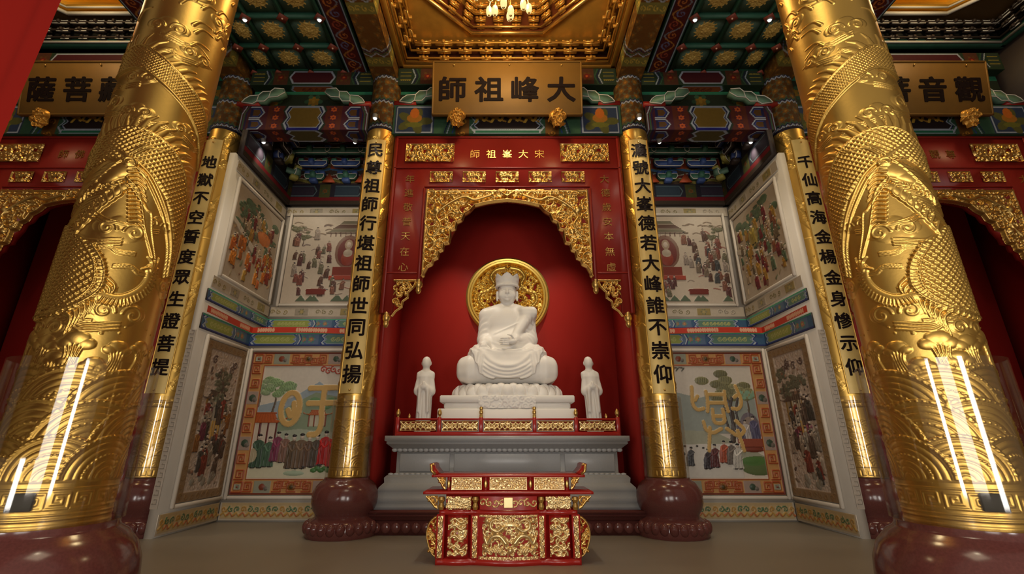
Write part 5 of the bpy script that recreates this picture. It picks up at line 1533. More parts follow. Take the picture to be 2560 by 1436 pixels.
for k, x0 in enumerate((-.80, .55)):
    cv = Canvas(.26, .46, .0055); cv.carve(.085, .03, None, 60 + k, .17)
    for y in (.10, .22, .34, .42): cv.stroke(bez([(.03, y), (.09, y + .03), (.17, y - .02), (.23, y + .01)], 14), .018, .038)
    relief_part('flower_panel', cv, x0, .10, -.03, None, None, GOLDC, cv.H > .004); MB().box((x0 + .13, .0, .335), (.27, .05, .5)).build('panel_ground', REDT, t)
for x in (-.905, -.445, .445, .905):
    MB().box((x, .0, .335), (.115, .07, .53), ch=.01).build('post', REDT, t)
    cv = Canvas(.065, .50, .006); cv.H[:] = .002
    for k in range(7): cv.spiral(.033, .04 + k * .07, .034, 1.2, k * PI, .010, .028, None, 1 if k % 2 else -1)
    cv.stroke(bez([(.02 + .028 * (k % 2), .02 + k * .08) for k in range(7)], 40), .012, .03)
    relief_part('gilt_strip', cv, x - .033, .08, -.037, None)
    vs = MB().lathe([(0, .655), (.03, .655), (.045, .69), (.028, .74), (.05, .78), (.04, .815), (0, .82)], (x, -.03, 0), 14); vs.build('gilt_vase', GOLDC, t, None, True)
for k, (x0, w_) in enumerate(((-.84, .34), (-.385, .77), (.505, .34))):
    cv = Canvas(w_, .165, .006); cv.H[:] = .003
    if k == 1:
        for i in range(9): cv.spiral((i + .5) * w_ / 9, .085, .05, 1.1, i * 2, .010, .026)
        cv.rect(w_ / 2 - .06, w_ / 2 + .06, .03, .15, .035)
    else:
        for i in range(14): cv.stroke([(.03 + i * w_ / 15, .02), (.03 + i * w_ / 15, .14)], .010, .03)
        cv.carve(.055, .035, None, 70 + k, .2)
    p = relief_part('drawer_panel', cv, x0, .658, -.034, k == 1, None, GOLDA, cv.H > .005)
    vb = [(a, (bow(a + x0) if k == 1 else 0) - .002, z) for z in (0, .165) for a in np.linspace(0, w_, 17)]
    MB().add(vb, [[i, i + 1, 18 + i, 17 + i] for i in range(16)]).build('panel_back', REDT, p)
for k, (x0, w_) in enumerate(((-.79, .42), (-.26, .52), (.36, .42))):
    cv = Canvas(w_, .16, .0055); cv.carve(.05, .03, None, 80 + k, .2); cv.H = np.maximum(cv.H, .004)
    for q in ((0, .005, w_, .005), (0, .155, w_, .155), (.005, 0, .005, .16), (w_ - .005, 0, w_ - .005, .16)): cv.stroke([q[:2], q[2:]], .012, .026)
    relief_part('upper_panel', cv, x0, .892, .11)
for x in (-.83, -.315, .31, .82): MB().box((x, .14, .97), (.045, .06, .18), ch=.008).build('upper_post', REDT, t); MB().sphere((x, .105, .965), .028, 10, 8, (1, .7, 2)).build('gilt_bud', GOLDC, t, None, True)
for sx in (-1, 1):
    for nm, (xa, xb, za, zb) in {'corner_bracket': (.955, 1.12, .66, .83), 'upper_bracket': (.87, .99, .89, 1.06)}.items():
        cv = Canvas(xb - xa, zb - za, .0055); w_, h_ = xb - xa, zb - za
        cv.spiral(w_ * .40, h_ * .6, w_ * .36, 1.6, 0, .012, .03); cv.stroke(bez([(0, .01), (w_ * .25, h_ * .2), (w_ * .5, h_ * .5), (w_, h_ * .95)], 16), .016, .03); cv.dab(w_ * .15, h_ * .2, .02, .03); cv.dab(w_ * .75, h_ * .8, .022, .03); cv.stroke([(0, h_), (w_, h_)], .014, .03); cv.stroke([(0, 0), (0, h_)], .014, .03)
        link(nm, cv.mesh(nm, GOLDC, lambda X, Y, H: (sx * X, -H, Y), cv.H > .003), t, None, (sx * xa, .0 if nm[0] == 'c' else .10, za))
    cv = Canvas(.16, .52, .0055)
    arc = [(.0, .50), (.06, .47), (.12, .40), (.145, .30), (.13, .20), (.10, .12), (.06, .05), (0, .01)]
    w, m = cv.inside(arc + [(0, 0)]); kk = np.zeros(cv.H.shape, bool); kk[w] = m
    cv.carve(.055, .03, kk, 90, .2); cv.H[~kk] = 0; cv.stroke(bez(arc, 40), .012, .03); cv.dab(.11, .08, .018, .04)
    link('side_carving', cv.mesh('side_carving', GOLDC, lambda X, Y, H: (sx * X, -H, Y), cv.H > .003), t, None, (sx * .945, .03, .07))
    bk = MB().prism([(sx * (.945 + x * .9), .07 + z) for x, z in (arc if sx < 0 else arc[::-1])], .04, .70).build('side_bulge', REDT, t)

# ================================================================== LAMPS
t = thing('chandelier', (0, 6.09, 8.70), 'gold chandelier with clustered glowing lamps hanging from the gilded ceiling well', 'chandelier')
MB().tube([(0, 0, .55), (0, 0, 2.9)], .025, 8).build('stem', GOLDC, t, None, True)
MB().lathe([(0, .25), (.05, .27), (.09, .36), (.05, .46), (.10, .54), (.03, .62), (0, .62)], seg=16).build('hub', GOLDC, t, None, True)
LS = MB().lathe([(0, 0), (.03, .0), (.052, .02), (.066, .07), (.068, .14), (.055, .20), (.045, .22), (0, .22)], seg=16).mesh('lamp_shade', BULB, True)
LC = MB().lathe([(.0, -.014), (.018, -.012), (.028, .0), (.018, .012), (0, .012)], seg=12).mesh('lamp_cap', GOLDC, True)
for ring, (r, z, n, a0) in enumerate(((.30, .08, 6, .3), (.10, -.08, 2, .9), (.58, .38, 9, .1))):
    for k in range(n):
        a = a0 + 2 * PI * k / n; x, y = r * math.cos(a), r * math.sin(a)
        o = link('lamp_shade', LS, t, None, (x, y, z)); o.scale = (.85, .85, .9); link('lamp_cap', LC, o)
        MB().tube(bez([(0, 0, .42), (x * .5, y * .5, .30 + .4 * ring % .5), (x * .9, y * .9, z + .32), (x, y, z + .21)], 14), .012, 6).build('arm', GOLDC, t, None, True)
l = bpy.data.lights.new('chandelier_light', 'POINT'); l.energy = 330; l.color = (1, .76, .38); l.shadow_soft_size = .4
o = bpy.data.objects.new('chandelier_light', l); o.location = (0, 6.09, 9.5); COL.objects.link(o)
for s in (-1, 1):
    l = bpy.data.lights.new('shrine_coffer_light', 'POINT'); l.energy = 130; l.color = (1, .80, .45); l.shadow_soft_size = .3
    o = bpy.data.objects.new('shrine_coffer_light', l); o.location = (s * 9.75, 6.45, 11.2); COL.objects.link(o)
DLR = MB().lathe([(.045, 0), (.055, .0), (.055, .09), (.0, .09)], seg=16).mesh('housing', METAL, True)
DLL = MB().sphere((0, 0, .0), .038, 14, 8).mesh('lens', LED, True)
_LAST = [None]
def downlight(loc, target, label, power=0, angle=46, color=(1, .86, .64)):
    t = thing('downlight', loc, label, 'spotlight', 'small white ceiling spotlights')
    d = (Vector(target) - Vector(loc)).normalized()
    t.rotation_euler = (-d).to_track_quat('Z', 'Y').to_euler()
    _LAST[0] = t.name
    link('housing', DLR, t); link('lens', DLL, t)
    if power: spot('downlight_beam', Vector(loc) + d * .05, target, power, color, angle)
for s in (-1, 1):
    sd = side(s)
    downlight((s * 3.93, 7.38, 9.90), (s * 3.6, 10.0, 2.5), 'tiny spotlight at a coffer corner beside the gold beam, %s ceiling' % sd, 60, 60)
    downlight((s * 5.49, 7.38, 9.90), (s * 5.4, 10.4, 1.5), 'tiny spotlight at the coffer corner next to the %s dragon pillar top' % sd, 60, 60)
    downlight((s * 2.89, 8.40, 8.24), (s * 2.86, 8.56, 5.0), 'tiny spotlight at the head of the %s inner pillar' % sd, 70, 44)
    MB().box((0, 0, 0), (.03, .36, .03)).build('mount_arm', DARK, bpy.data.objects[_LAST[0]], (0, .20, .10))
    downlight((s * 3.55, 9.14, 8.16), (s * 4.3, 11.0, 6.6), 'tiny spotlight under the cartouche beam near the %s inner pillar' % sd, 60, 95)
    downlight((s * 5.68, 9.14, 8.16), (s * 5.5, 10.8, 5.2), 'tiny spotlight under the cartouche beam near the %s side wall' % sd, 60, 95)
    spot('couplet_beam', (s * 5.9, 7.2, 9.85), (s * CPX, 8.8, 4.5), 70, (1, .82, .5), 34)
    spot('mural_beam', (s * 4.7, 6.8, 9.8), (s * 4.6, 10.4, 2.0), 250, (1, .90, .76), 42)
    # lamps on the coffer rim washing the dragon pillars
    spot('pillar_beam', (s * .9, 1.4, 8.5), (s * FPX, FPY, 2.0), 48, (1, .86, .58), 46)
# lamps inside the canopy lighting the statue, and rim lamps lighting shrine and table
spot('statue_beam', (0, 7.1, 9.9), (0, 9.9, 3.2), 240, (1, .92, .78), 34)
spot('statue_beam', (-1.9, 9.25, 8.1), (-.9, 10.9, 2.3), 460, (1, .86, .68), 46, 1.0)
spot('statue_beam', (1.9, 9.25, 8.1), (.9, 10.9, 2.3), 460, (1, .86, .68), 46, 1.0)
spot('shrine_beam', (0, 4.4, 9.9), (0, 8.9, 4.2), 75, (1, .86, .62), 48)
spot('table_beam', (0, 4.6, 9.9), (0, 7.0, .5), 240, (1, .93, .82), 30)
# ================================================================== MURALS
def tone(c, k): return tuple(min(1, v * k) for v in c)
SKIN, WHITE_ = C('#c8b8a8'), C('#c4b8a8')
def person(cv, x, y, h, robe, h3=.03, hat=C('#2a2426'), lean=0.0, sash=None):
    w_ = h * .20
    pl = [(x - w_ * 1.1, y), (x - w_ * .95, y + h * .45), (x - w_ * .8 + lean, y + h * .76), (x - w_ * .25 + lean, y + h * .82), (x + w_ * .25 + lean, y + h * .82), (x + w_ * .8 + lean, y + h * .76), (x + w_ * 1.0, y + h * .45), (x + w_ * 1.15, y)]
    cv.poly(pl, h3 * .7, robe)
    cv.ell(x, y + h * .42, w_ * .95, h * .40, h3, None)
    for k in (-.5, 0, .5): cv.stroke([(x + k * w_ + lean, y + h * .70), (x + k * w_ * 1.3, y + .02 * h)], h * .012, h3 * 1.2, tone(robe, .55))
    cv.stroke(bez([(x - w_ * .8 + lean, y + h * .70), (x - w_ * .2, y + h * .52), (x + w_ * .3, y + h * .56), (x + w_ * .8 + lean, y + h * .70)], 12), h * .030, h3 * 1.3, sash or tone(robe, 1.5))
    cv.ell(x + lean, y + h * .90, h * .065, h * .082, h3 * 1.4, SKIN)
    cv.ell(x + lean, y + h * .965, h * .075, h * .045, h3 * 1.5, hat)
    for k in (-1, 1): cv.ell(x + k * w_ * .5, y - h * .005, w_ * .42, h * .02, h3, C('#2a2220'))
def tree(cv, x, y, h, c, r=.2, seed=0, trunk=C('#5a4a38')):
    r_ = np.random.default_rng(seed)
    cv.stroke(bez([(x, y), (x + .05 * h, y + .4 * h), (x - .02 * h, y + .8 * h)], 14), .045 * h, .02, trunk, .02 * h)
    for k in range(15):
        a = r_.uniform(0, 2 * PI); q = r_.uniform(.2, 1.1) * r
        cx, cy = x + q * 1.5 * math.cos(a), y + h * .85 + q * .8 * math.sin(a)
        cv.ell(cx, cy, r * .46, r * .27, .022, tone(c, r_.uniform(.75, 1.25)))
        for j in range(5): cv.stroke([(cx + r * .36 * (j - 2) / 2.5, cy - .1 * r), (cx + r * .36 * (j - 2) / 2.5 + .05 * r, cy + .16 * r)], r * .03, .026, tone(c, .65))
def hill(cv, pts, c): cv.poly(pts, .006, c)
def pavilion(cv, x, y, w_, h, roof, post, wall):
    cv.rect(x - w_ * .36, x + w_ * .36, y, y + h * .66, .008, wall)
    for k in (-.36, -.12, .12, .36): cv.stroke([(x + k * w_, y), (x + k * w_, y + h * .66)], w_ * .03, .022, post)
    cv.poly([(x - w_ * .56, y + h * .70), (x - w_ * .34, y + h * .70), (x - w_ * .28, y + h * .9), (x + w_ * .28, y + h * .9), (x + w_ * .34, y + h * .7), (x + w_ * .56, y + h * .70), (x + w_ * .40, y + h * .63), (x - w_ * .40, y + h * .63)], .028, roof)
    for k in range(9): cv.stroke([(x - w_ * .4 + k * w_ * .1, y + h * .65), (x - w_ * .25 + k * w_ * .0625, y + h * .9)], w_ * .008, .032, tone(roof, .7))
    cv.stroke([(x - w_ * .29, y + h * .91), (x + w_ * .29, y + h * .91)], w_ * .025, .03, tone(roof, .7))
    cv.stroke([(x - w_ * .56, y + h * .71), (x - w_ * .62, y + h * .76)], w_ * .02, .03, roof); cv.stroke([(x + w_ * .56, y + h * .71), (x + w_ * .62, y + h * .76)], w_ * .02, .03, roof)
def fret_border(cv, b):
    W_, H_ = cv.w, cv.h; ob, lo_, br = C('#b4844e'), C('#9a4a26'), C('#6a2416')
    for r in ((0, W_, 0, b), (0, W_, H_ - b, H_), (0, b, 0, H_), (W_ - b, W_, 0, H_)): cv.rect(*r, .012, ob)
    for (x0, y0, x1, y1) in ((.02, .02, W_ - .02, .02), (.02, H_ - .02, W_ - .02, H_ - .02), (.02, .02, .02, H_ - .02), (W_ - .02, .02, W_ - .02, H_ - .02)): cv.stroke([(x0, y0), (x1, y1)], .016, .03, br)
    for (x0, y0, x1, y1) in ((b, b, W_ - b, b), (b, H_ - b, W_ - b, H_ - b), (b, b, b, H_ - b), (W_ - b, b, W_ - b, H_ - b)): cv.stroke([(x0, y0), (x1, y1)], .010, .028, lo_)
    def unit(cx, cy, s_, k):
        p = [(-.8, -.8), (.8, -.8), (.8, .8), (-.5, .8), (-.5, -.4), (.4, -.4), (.4, .35), (-.05, .35), (-.05, 0)]
        if k % 2: p = [(-x, y) for x, y in p]
        cv.stroke([(cx + x * s_, cy + y * s_) for x, y in p], s_ * .15, .034, lo_)
    def pic(cx, cy, w_, h_, k):
        cv.rect(cx - w_, cx + w_, cy - h_, cy + h_, .016, [C('#a8927a'), C('#8a8a78'), C('#9a8478')][k % 3])
        cv.dab(cx, cy, h_ * .6, .03, [C('#4a4a44'), C('#7a3a24'), C('#3a4a3a')][k % 3]); cv.dab(cx + w_ * .5, cy - h_ * .3, h_ * .4, .03, C('#6a6258'))
    s_ = b * .40
    for cx in (b / 2, W_ - b / 2):
        for cy in (b / 2, H_ - b / 2): unit(cx, cy, s_, int(cx > 1)); pic(cx, cy, .05, .04, 1)
        for k, v in enumerate(np.linspace(.13, .87, 8)):
            if k % 3 == 2: pic(cx, v * H_, b * .36, b * .42, k)
            else: unit(cx, v * H_, s_ * .9, k)
    for cy in (b / 2, H_ - b / 2):
        for k, u in enumerate(np.linspace(.14, .86, 7)):
            if k in (1, 5): pic(u * W_, cy, b * .55, b * .36, k)
            else: unit(u * W_, cy, s_ * .9, k)
        for dx in (-.26, -.13, .13, .26): unit(W_ / 2 + dx, cy + (b * .16 if cy < 1 else -b * .16), s_ * .7, 1 if dx > 0 else 0)
        cv.ell(W_ / 2, cy, .09, .06, .04, C('#7a4a1c')); cv.dab(W_ / 2, cy, .04, .05, C('#4a3a1c'))
GLY = C('#c09a5a')
def glyph(cv, strokes, r=.05):
    for s_ in strokes: cv.stroke(bez(s_, 26) if len(s_) > 2 else s_, r * 1.15, .022, C('#d8c090'), None, True)
    for s_ in strokes: cv.stroke(bez(s_, 26) if len(s_) > 2 else s_, r, .034, GLY, None, True)
MW, MH = 2.54, 2.95
def lower_mural(right):
    cv = Canvas(MW, MH, .0105, C('#c6bcae')); b = .30
    U = (lambda u: (1 - u) * MW) if right else (lambda u: u * MW)
    V = lambda v: v * MH
    if not right:
        hill(cv, [(U(.1), V(.60)), (U(.4), V(.66)), (U(.62), V(.78)), (U(.72), V(.72)), (U(.85), V(.82)), (U(.97), V(.70)), (U(.97), V(.45)), (U(.1), V(.45))], C('#8c98a0'))
        hill(cv, [(U(.3), V(.56)), (U(.6), V(.70)), (U(.97), V(.64)), (U(.97), V(.40)), (U(.3), V(.42))], C('#7d8a70'))
        hill(cv, [(U(.1), V(.40)), (U(.5), V(.44)), (U(.97), V(.40)), (U(.97), V(.34)), (U(.1), V(.34))], C('#9aa08c'))
        tree(cv, U(.25), V(.56), .62, C('#7c9468'), .26, 1); tree(cv, U(.12), V(.60), .45, C('#8a9c78'), .2, 2)
        for k in range(6): cv.ell(U(.60 + .05 * k), V(.64 - .02 * (k % 3)), .12, .07, .02, C('#5e8058'))
        for k in range(5): cv.spiral(U(.64 + .045 * k), V(.87 - .012 * (k % 2)), .07, 1.2, k, .016, .03, C('#a84434'))
        cv.stroke(bez([(U(.84), V(.87)), (U(.90), V(.90)), (U(.96), V(.87))], 12), .03, .03, C('#a8402c'))
        pavilion(cv, U(.20), V(.33), .74, .72, C('#a8501e'), C('#5a1c14'), C('#bcae9e'))
        pavilion(cv, U(.64), V(.46), .50, .36, C('#a85a30'), C('#7a3a22'), C('#b0a890'))
        hill(cv, [(U(.06), V(.30)), (U(.95), V(.34)), (U(.95), V(.11)), (U(.06), V(.11))], C('#c2bca2'))
        for u, v, h, c in ((.18, .195, .56, '#3c5240'), (.27, .20, .50, '#46604a'), (.335, .235, .50, '#74324a'), (.40, .23, .48, '#7a5a4c'), (.47, .19, .56, '#5c4a38'), (.535, .19, .58, '#6a5440'), (.60, .20, .52, '#5e4636'), (.665, .20, .54, '#4c4034'), (.735, .215, .56, '#a81e1c'), (.81, .20, .58, '#c02018'), (.87, .22, .5, '#8a2a20'), (.92, .2, .5, '#4a4a58')):
            person(cv, U(u), V(v) - .05, h * 1.2, C(c))
        for k in range(5): cv.ell(U(.66 + .03 * k), V(.16 + .012 * (k % 2)), .07, .045, .03, C('#4a7440'))
        cv.ell(U(.50), V(.14), .22, .05, .02, C('#9aa890')); cv.ell(U(.14), V(.26), .10, .14, .02, C('#a89c80'))
        x0 = U(.40)
        t_ = np.linspace(0, 2 * PI, 40)
        cv_s = [[(x0 + .20 * math.cos(a), V(.585) + .33 * math.sin(a)) for a in t_], [(x0 + .07, V(.62)), (x0 + .09, V(.56)), (x0 + .03, V(.53)), (x0 - .04, V(.57))],
                [(U(.55), V(.73)), (U(.80), V(.735))], [(U(.55), V(.62)), (U(.82), V(.625))], [(U(.675), V(.735)), (U(.67), V(.60)), (U(.68), V(.48)), (U(.655), V(.41)), (U(.59), V(.40))]]
        glyph(cv, cv_s, .056)
    else:
        hill(cv, [(U(.05), V(.62)), (U(.3), V(.72)), (U(.6), V(.66)), (U(.97), V(.74)), (U(.97), V(.42)), (U(.05), V(.40))], C('#8e948c'))
        hill(cv, [(U(.04), V(.22)), (U(.5), V(.42)), (U(.97), V(.44)), (U(.97), V(.3)), (U(.5), V(.26))], C('#9a9a86'))
        hill(cv, [(U(.78), V(.50)), (U(.97), V(.62)), (U(.97), V(.44)), (U(.80), V(.44))], C('#4e7a48'))
        tree(cv, U(.36), V(.36), 1.34, C('#7a7654'), .34, 5, C('#4e443c')); tree(cv, U(.20), V(.52), .62, C('#8a8660'), .22, 6)
        for u in (.28, .33, .38): cv.stroke(bez([(U(u), V(.42)), (U(u + .02), V(.55)), (U(u - .01), V(.66))], 12), .026, .03, C('#4a4240'))
        for k in range(7): cv.ell(U(.12 + .02 * k), V(.70 - .02 * (k % 3)), .06, .04, .02, C('#7c9a80'))
        cv.ell(U(.20), V(.44), .22, .34, .02, C('#6a6068')); cv.ell(U(.20), V(.43), .17, .28, .012, C('#8a7a70'))
        person(cv, U(.17), V(.36), .5, C('#54506a')); person(cv, U(.24), V(.36), .42, C('#b0a8a4')); person(cv, U(.29), V(.36), .40, C('#5a5460'))
        cv.rect(min(U(.12), U(.32)), max(U(.12), U(.32)), V(.32), V(.37), .03, C('#8a4430')); cv.ell(U(.2), V(.30), .24, .06, .025, C('#7a3c2c'))
        cv.ell(U(.18), V(.19), .40, .19, .02, C('#5a6a40')); cv.ell(U(.22), V(.22), .26, .09, .022, C('#4e7038'))
        hill(cv, [(U(.31), V(.34)), (U(.96), V(.33)), (U(.96), V(.11)), (U(.31), V(.11))], C('#c4beb4'))
        for u, v, h, c in ((.82, .17, .42, '#2e2e30'), (.74, .19, .38, '#4a4a4c'), (.60, .17, .40, '#3a3236'), (.54, .18, .46, '#5a3030'), (.46, .21, .44, '#a05038'), (.40, .2, .46, '#6a6058'), (.35, .17, .5, '#b8b2a8')):
            person(cv, U(u), V(v), h, C(c), .03, C('#26242a'), .04)
        for k in range(6): cv.ell(U(.62 + .05 * k), V(.31 + .012 * (k % 2)), .03, .02, .02, C('#34322e'))
        for k in range(5): cv.stroke([(U(.72 + .05 * k), V(.86)), (U(.70 + .05 * k), V(.88)), (U(.74 + .05 * k), V(.885))], .014, .02, C('#5a5a50'))
        q = lambda a, c_: (1.38 + a, 1.78 + c_)
        glyph(cv, [[q(-.20, .30), q(-.19, .08), q(-.22, -.12)], [q(.20, .30), q(.19, .08), q(.22, -.12)], [q(-.2, .24), q(.2, .24)], [q(-.2, .06), q(.2, .06)],
                   [q(-.50, .40), q(-.52, .05), q(-.44, -.08), q(-.30, -.06)], [q(.46, .42), q(.54, .10), q(.46, -.06), q(.32, -.06)], [q(-.46, .12), q(-.40, .20)], [q(.40, .18), q(.46, .22)],
                   [q(-.11, -.08), q(-.11, -.32), q(0, -.37), q(.11, -.32), q(.11, -.08)], [q(-.1, -.22), q(.1, -.22)],
                   [q(-.34, -.34), q(-.30, -.50), q(-.16, -.56), q(.02, -.48)], [q(-.22, -.46), q(-.30, -.92)], [q(.36, -.32), q(.50, -.5), q(.36, -.62), q(.14, -.48)], [q(.36, -.52), q(.44, -.92)]], .036)
    for r in ((0, MW, 0, b), (0, MW, MH - b, MH), (0, b, 0, MH), (MW - b, MW, 0, MH)):
        w = cv.win(*r); cv.H[w] = 0
    fret_border(cv, b)
    return cv
def upper_mural(right, w_=2.5, h_=2.4):
    cv = Canvas(w_, h_, .0115, C('#b8aa98')); r_ = np.random.default_rng(80 + right)
    U = (lambda u: (1 - u) * w_) if right else (lambda u: u * w_)
    V = lambda v: v * h_
    mar, brn, ol = C('#5c3a38'), C('#5a4036'), C('#6a6450')
    # domed shrine with a seated figure
    cx = U(.62)
    cv.ell(cx, V(.58), .34, .46, .02, C('#7a5a4c')); cv.ell(cx, V(.57), .27, .38, .01, C('#6a2e2a')); cv.ell(cx, V(.50), .16, .2, .03, C('#8a3a2c'))
    cv.ell(cx, V(.66), .10, .14, .02, C('#a08a74')); cv.ell(cx, V(.66), .055, .075, .04, SKIN); cv.ell(cx, V(.56), .12, .11, .035, C('#a89a88'))
    cv.rect(cx - .34, cx + .34, V(.30), V(.40), .025, C('#7a3226')); cv.rect(cx - .40, cx + .40, V(.26), V(.30), .03, C('#9a4030'))
    for k in range(3):
        z = V(.80 + .05 * k); q = .62 - .17 * k
        cv.poly([(cx - q, z), (cx + q, z), (cx + q * .7, z + .10), (cx - q * .7, z + .10)], .03, brn if k % 2 else ol)
        cv.stroke([(cx - q, z), (cx + q, z)], .014, .04, C('#8a7c6c'))
    for k in range(8): cv.stroke([(cx - .5 + .13 * k, V(.80)), (cx - .5 + .13 * k, V(.76))], .01, .03, mar)
    # ranks of small figures
    for k in range(26):
        u, v = r_.uniform(.03, .97), r_.uniform(.06, .9)
        if abs(U(u) - cx) < .42 and v > .25: continue
        cv.stroke(bez([(U(u), V(v)), (U(u) + .07, V(v) + r_.uniform(-.03, .05)), (U(u) + .16, V(v) + r_.uniform(-.04, .04))], 10), r_.uniform(.008, .02), .012, [C('#8a7a6c'), C('#7a6a64'), C('#94665a')][k % 3])
    for u, v in ((.06, .78), (.14, .70), (.92, .74)): tree(cv, U(u), V(v) - .12, .34, C('#6e6c54'), .13, int(u * 100), C('#5a4a40'))
    pts = [(u, v) for u, v in zip(r_.uniform(.03, .97, 74), r_.uniform(.06, .72, 74)) if not (abs(U(u) - cx) < .44 and v > .2)]
    for u, v in sorted(pts, key=lambda p: -p[1]):
        c = [mar, brn, ol, C('#4a4a4a'), C('#7e5444'), C('#7a6a5a'), C('#94867a'), C('#7a4a40')][r_.integers(0, 8)]
        person(cv, U(u), V(v), r_.uniform(.24, .36), c, .024, C('#3a3030'), r_.uniform(-.03, .03))
    cv.ell(U(.34), V(.14), .26, .05, .03, C('#8a4436')); cv.rect(min(U(.25), U(.43)), max(U(.25), U(.43)), V(.10), V(.15), .03, C('#6a2c24'))
    for k in range(9):
        u = r_.uniform(.02, .98); cv.poly([(U(u) - .14, V(.02)), (U(u), V(.09)), (U(u) + .14, V(.02))], .02, C('#54604c'))
    for k in range(8):
        u, v = r_.uniform(.02, .4), r_.uniform(.78, .92); cv.stroke(bez([(U(u), V(v)), (U(u) + .08, V(v) + .03), (U(u) + .2, V(v))], 10), .014, .02, C('#8a7a6a'))
    return cv
def side_lower(right, w_=1.38, h_=2.95):
    cv = Canvas(w_, h_, .0125, C('#bcaca0')); r_ = np.random.default_rng(60 + right); b = .15
    fr = C('#8c7458')
    cv.carve(.16, .012, None, 61, .12, C('#b4a496'))
    for k in range(5): cv.spiral(r_.uniform(.3, w_ - .3), r_.uniform(2.3, 2.6), .08, 1.3, k, .02, .03, C('#5c4a44'))
    for k in range(5): cv.stroke([(.62 + .075 * k, 1.02), (.58 + .07 * k, 1.95)], .024, .05, C('#a8823c'))
    pavilion(cv, .62, 1.45, .8, .6, C('#5e4c40'), C('#8a6a38'), C('#9a8a74'))
    for k in range(4): tree(cv, r_.uniform(.25, w_ - .25), r_.uniform(1.2, 2.1), .5, C('#6c6a58'), .16, k, C('#54463c'))
    for k in range(50): cv.ell(r_.uniform(.2, w_ - .2), r_.uniform(.25, 2.5), r_.uniform(.02, .07), r_.uniform(.015, .04), .02, [C('#7a6a5c'), C('#948474'), C('#5c4c44'), C('#8a6a58')][k % 4], r_.uniform(0, 3))
    for x, y in sorted(zip(r_.uniform(.24, w_ - .24, 30), r_.uniform(.28, 1.6, 30)), key=lambda p: -p[1]):
        person(cv, x, y, r_.uniform(.34, .5), C(['#7a3c30', '#5a4a40', '#8a5e34', '#6e3a4a', '#8c8276', '#4c4640', '#9a8a7a'][r_.integers(0, 7)]), .03, C('#3a3230'), r_.uniform(-.04, .04))
    for k in range(7): cv.dab(r_.uniform(.25, w_ - .25), r_.uniform(.24, .42), .07, .02, C('#8a8478'))
    for r in ((0, w_, 0, b), (0, w_, h_ - b, h_), (0, b, 0, h_), (w_ - b, w_, 0, h_)):
        w = cv.win(*r); cv.H[w] = .03; cv.P[w] = fr
    for x in (b / 2, w_ - b / 2):
        for y in np.arange(.1, h_, .16): cv.spiral(x, y, .05, 1.2, y * 9, .012, .045, C('#8a6c48'))
    for y in (b / 2, h_ - b / 2):
        for x in np.arange(.1, w_, .16): cv.spiral(x, y, .05, 1.2, x * 9, .012, .045, C('#8a6c48'))
    return cv
def side_upper(right, w_=1.95, h_=2.15):
    cv = Canvas(w_, h_, .0125, C('#aa9c8a')); r_ = np.random.default_rng(70 + right)
    cv.ell(w_ * .5, h_ * .5, w_ * .48, h_ * .5, .004, C('#a4927c'))
    g1 = C('#54644c')
    for k in range(12):
        x, y = r_.uniform(.15, w_ - .15), r_.uniform(h_ * .55, h_ * .95); cv.ell(x, y, .17, .11, .025, tone(g1, r_.uniform(.7, 1.3)))
    cv.poly([(0, h_ * .62), (w_ * .35, h_ * .5), (w_ * .7, h_ * .36), (w_, h_ * .30), (w_, h_ * .26), (w_ * .6, h_ * .32), (w_ * .3, h_ * .44), (0, h_ * .56)], .03, C('#b4a898'))
    for k in range(6): tree(cv, w_ * r_.uniform(.1, .9), h_ * r_.uniform(.3, .75), .42, g1, .15, k, C('#4a3e30'))
    for k in range(40): cv.ell(w_ * r_.uniform(.05, .95), h_ * r_.uniform(.05, .9), r_.uniform(.03, .1), r_.uniform(.02, .06), .02, [C('#6a6a50'), C('#8a7a60'), C('#a89070'), C('#705040')][k % 4], r_.uniform(0, 3))
    pts = list(zip(r_.uniform(.06, .94, 66), r_.uniform(.03, .72, 66)))
    for u, v in sorted(pts, key=lambda p: -p[1]):
        cs = ['#9a7434', '#7a4a34', '#6a5a44', '#54624a', '#6a2a2c', '#a08a70'] if right or v > .35 else ['#b4602c', '#b8692a', '#9a5a2c', '#a8843c', '#8a3a2c', '#c07830']
        person(cv, w_ * u, h_ * v, r_.uniform(.24, .38), C(cs[r_.integers(0, len(cs))]), .028)
    if right:
        cv.ell(w_ * .42, h_ * .64, .2, .28, .03, C('#8a7a4a')); person(cv, w_ * .42, h_ * .54, .5, C('#94803c'), .05)
    else:
        cv.ell(w_ * .66, h_ * .62, .3, .16, .03, C('#b46a38'))
    return cv
def mural(name_label, cv, frame_mat, pos_, rz, group):
    t = thing('mural_panel', pos_, name_label, 'mural', group, rz)
    link('picture_relief', cv.mesh('picture_relief', MURAL, lambda X, Y, H: (X - cv.w / 2, -.012 - H, Y)), t)
    MB().box((0, -.004, cv.h / 2), (cv.w + .02, .012, cv.h + .02)).build('backing', WHT, t)
    fb = MB(); W2, h2 = cv.w / 2 + .05, cv.h
    for x in (-W2, W2): fb.box((x, -.03, h2 / 2), (.07, .07, h2 + .17), ch=.02)
    for z in (-.05, h2 + .05): fb.box((0, -.03, z), (cv.w + .03, .07, .07), ch=.02)
    fb.build('frame', frame_mat, t)
    return t
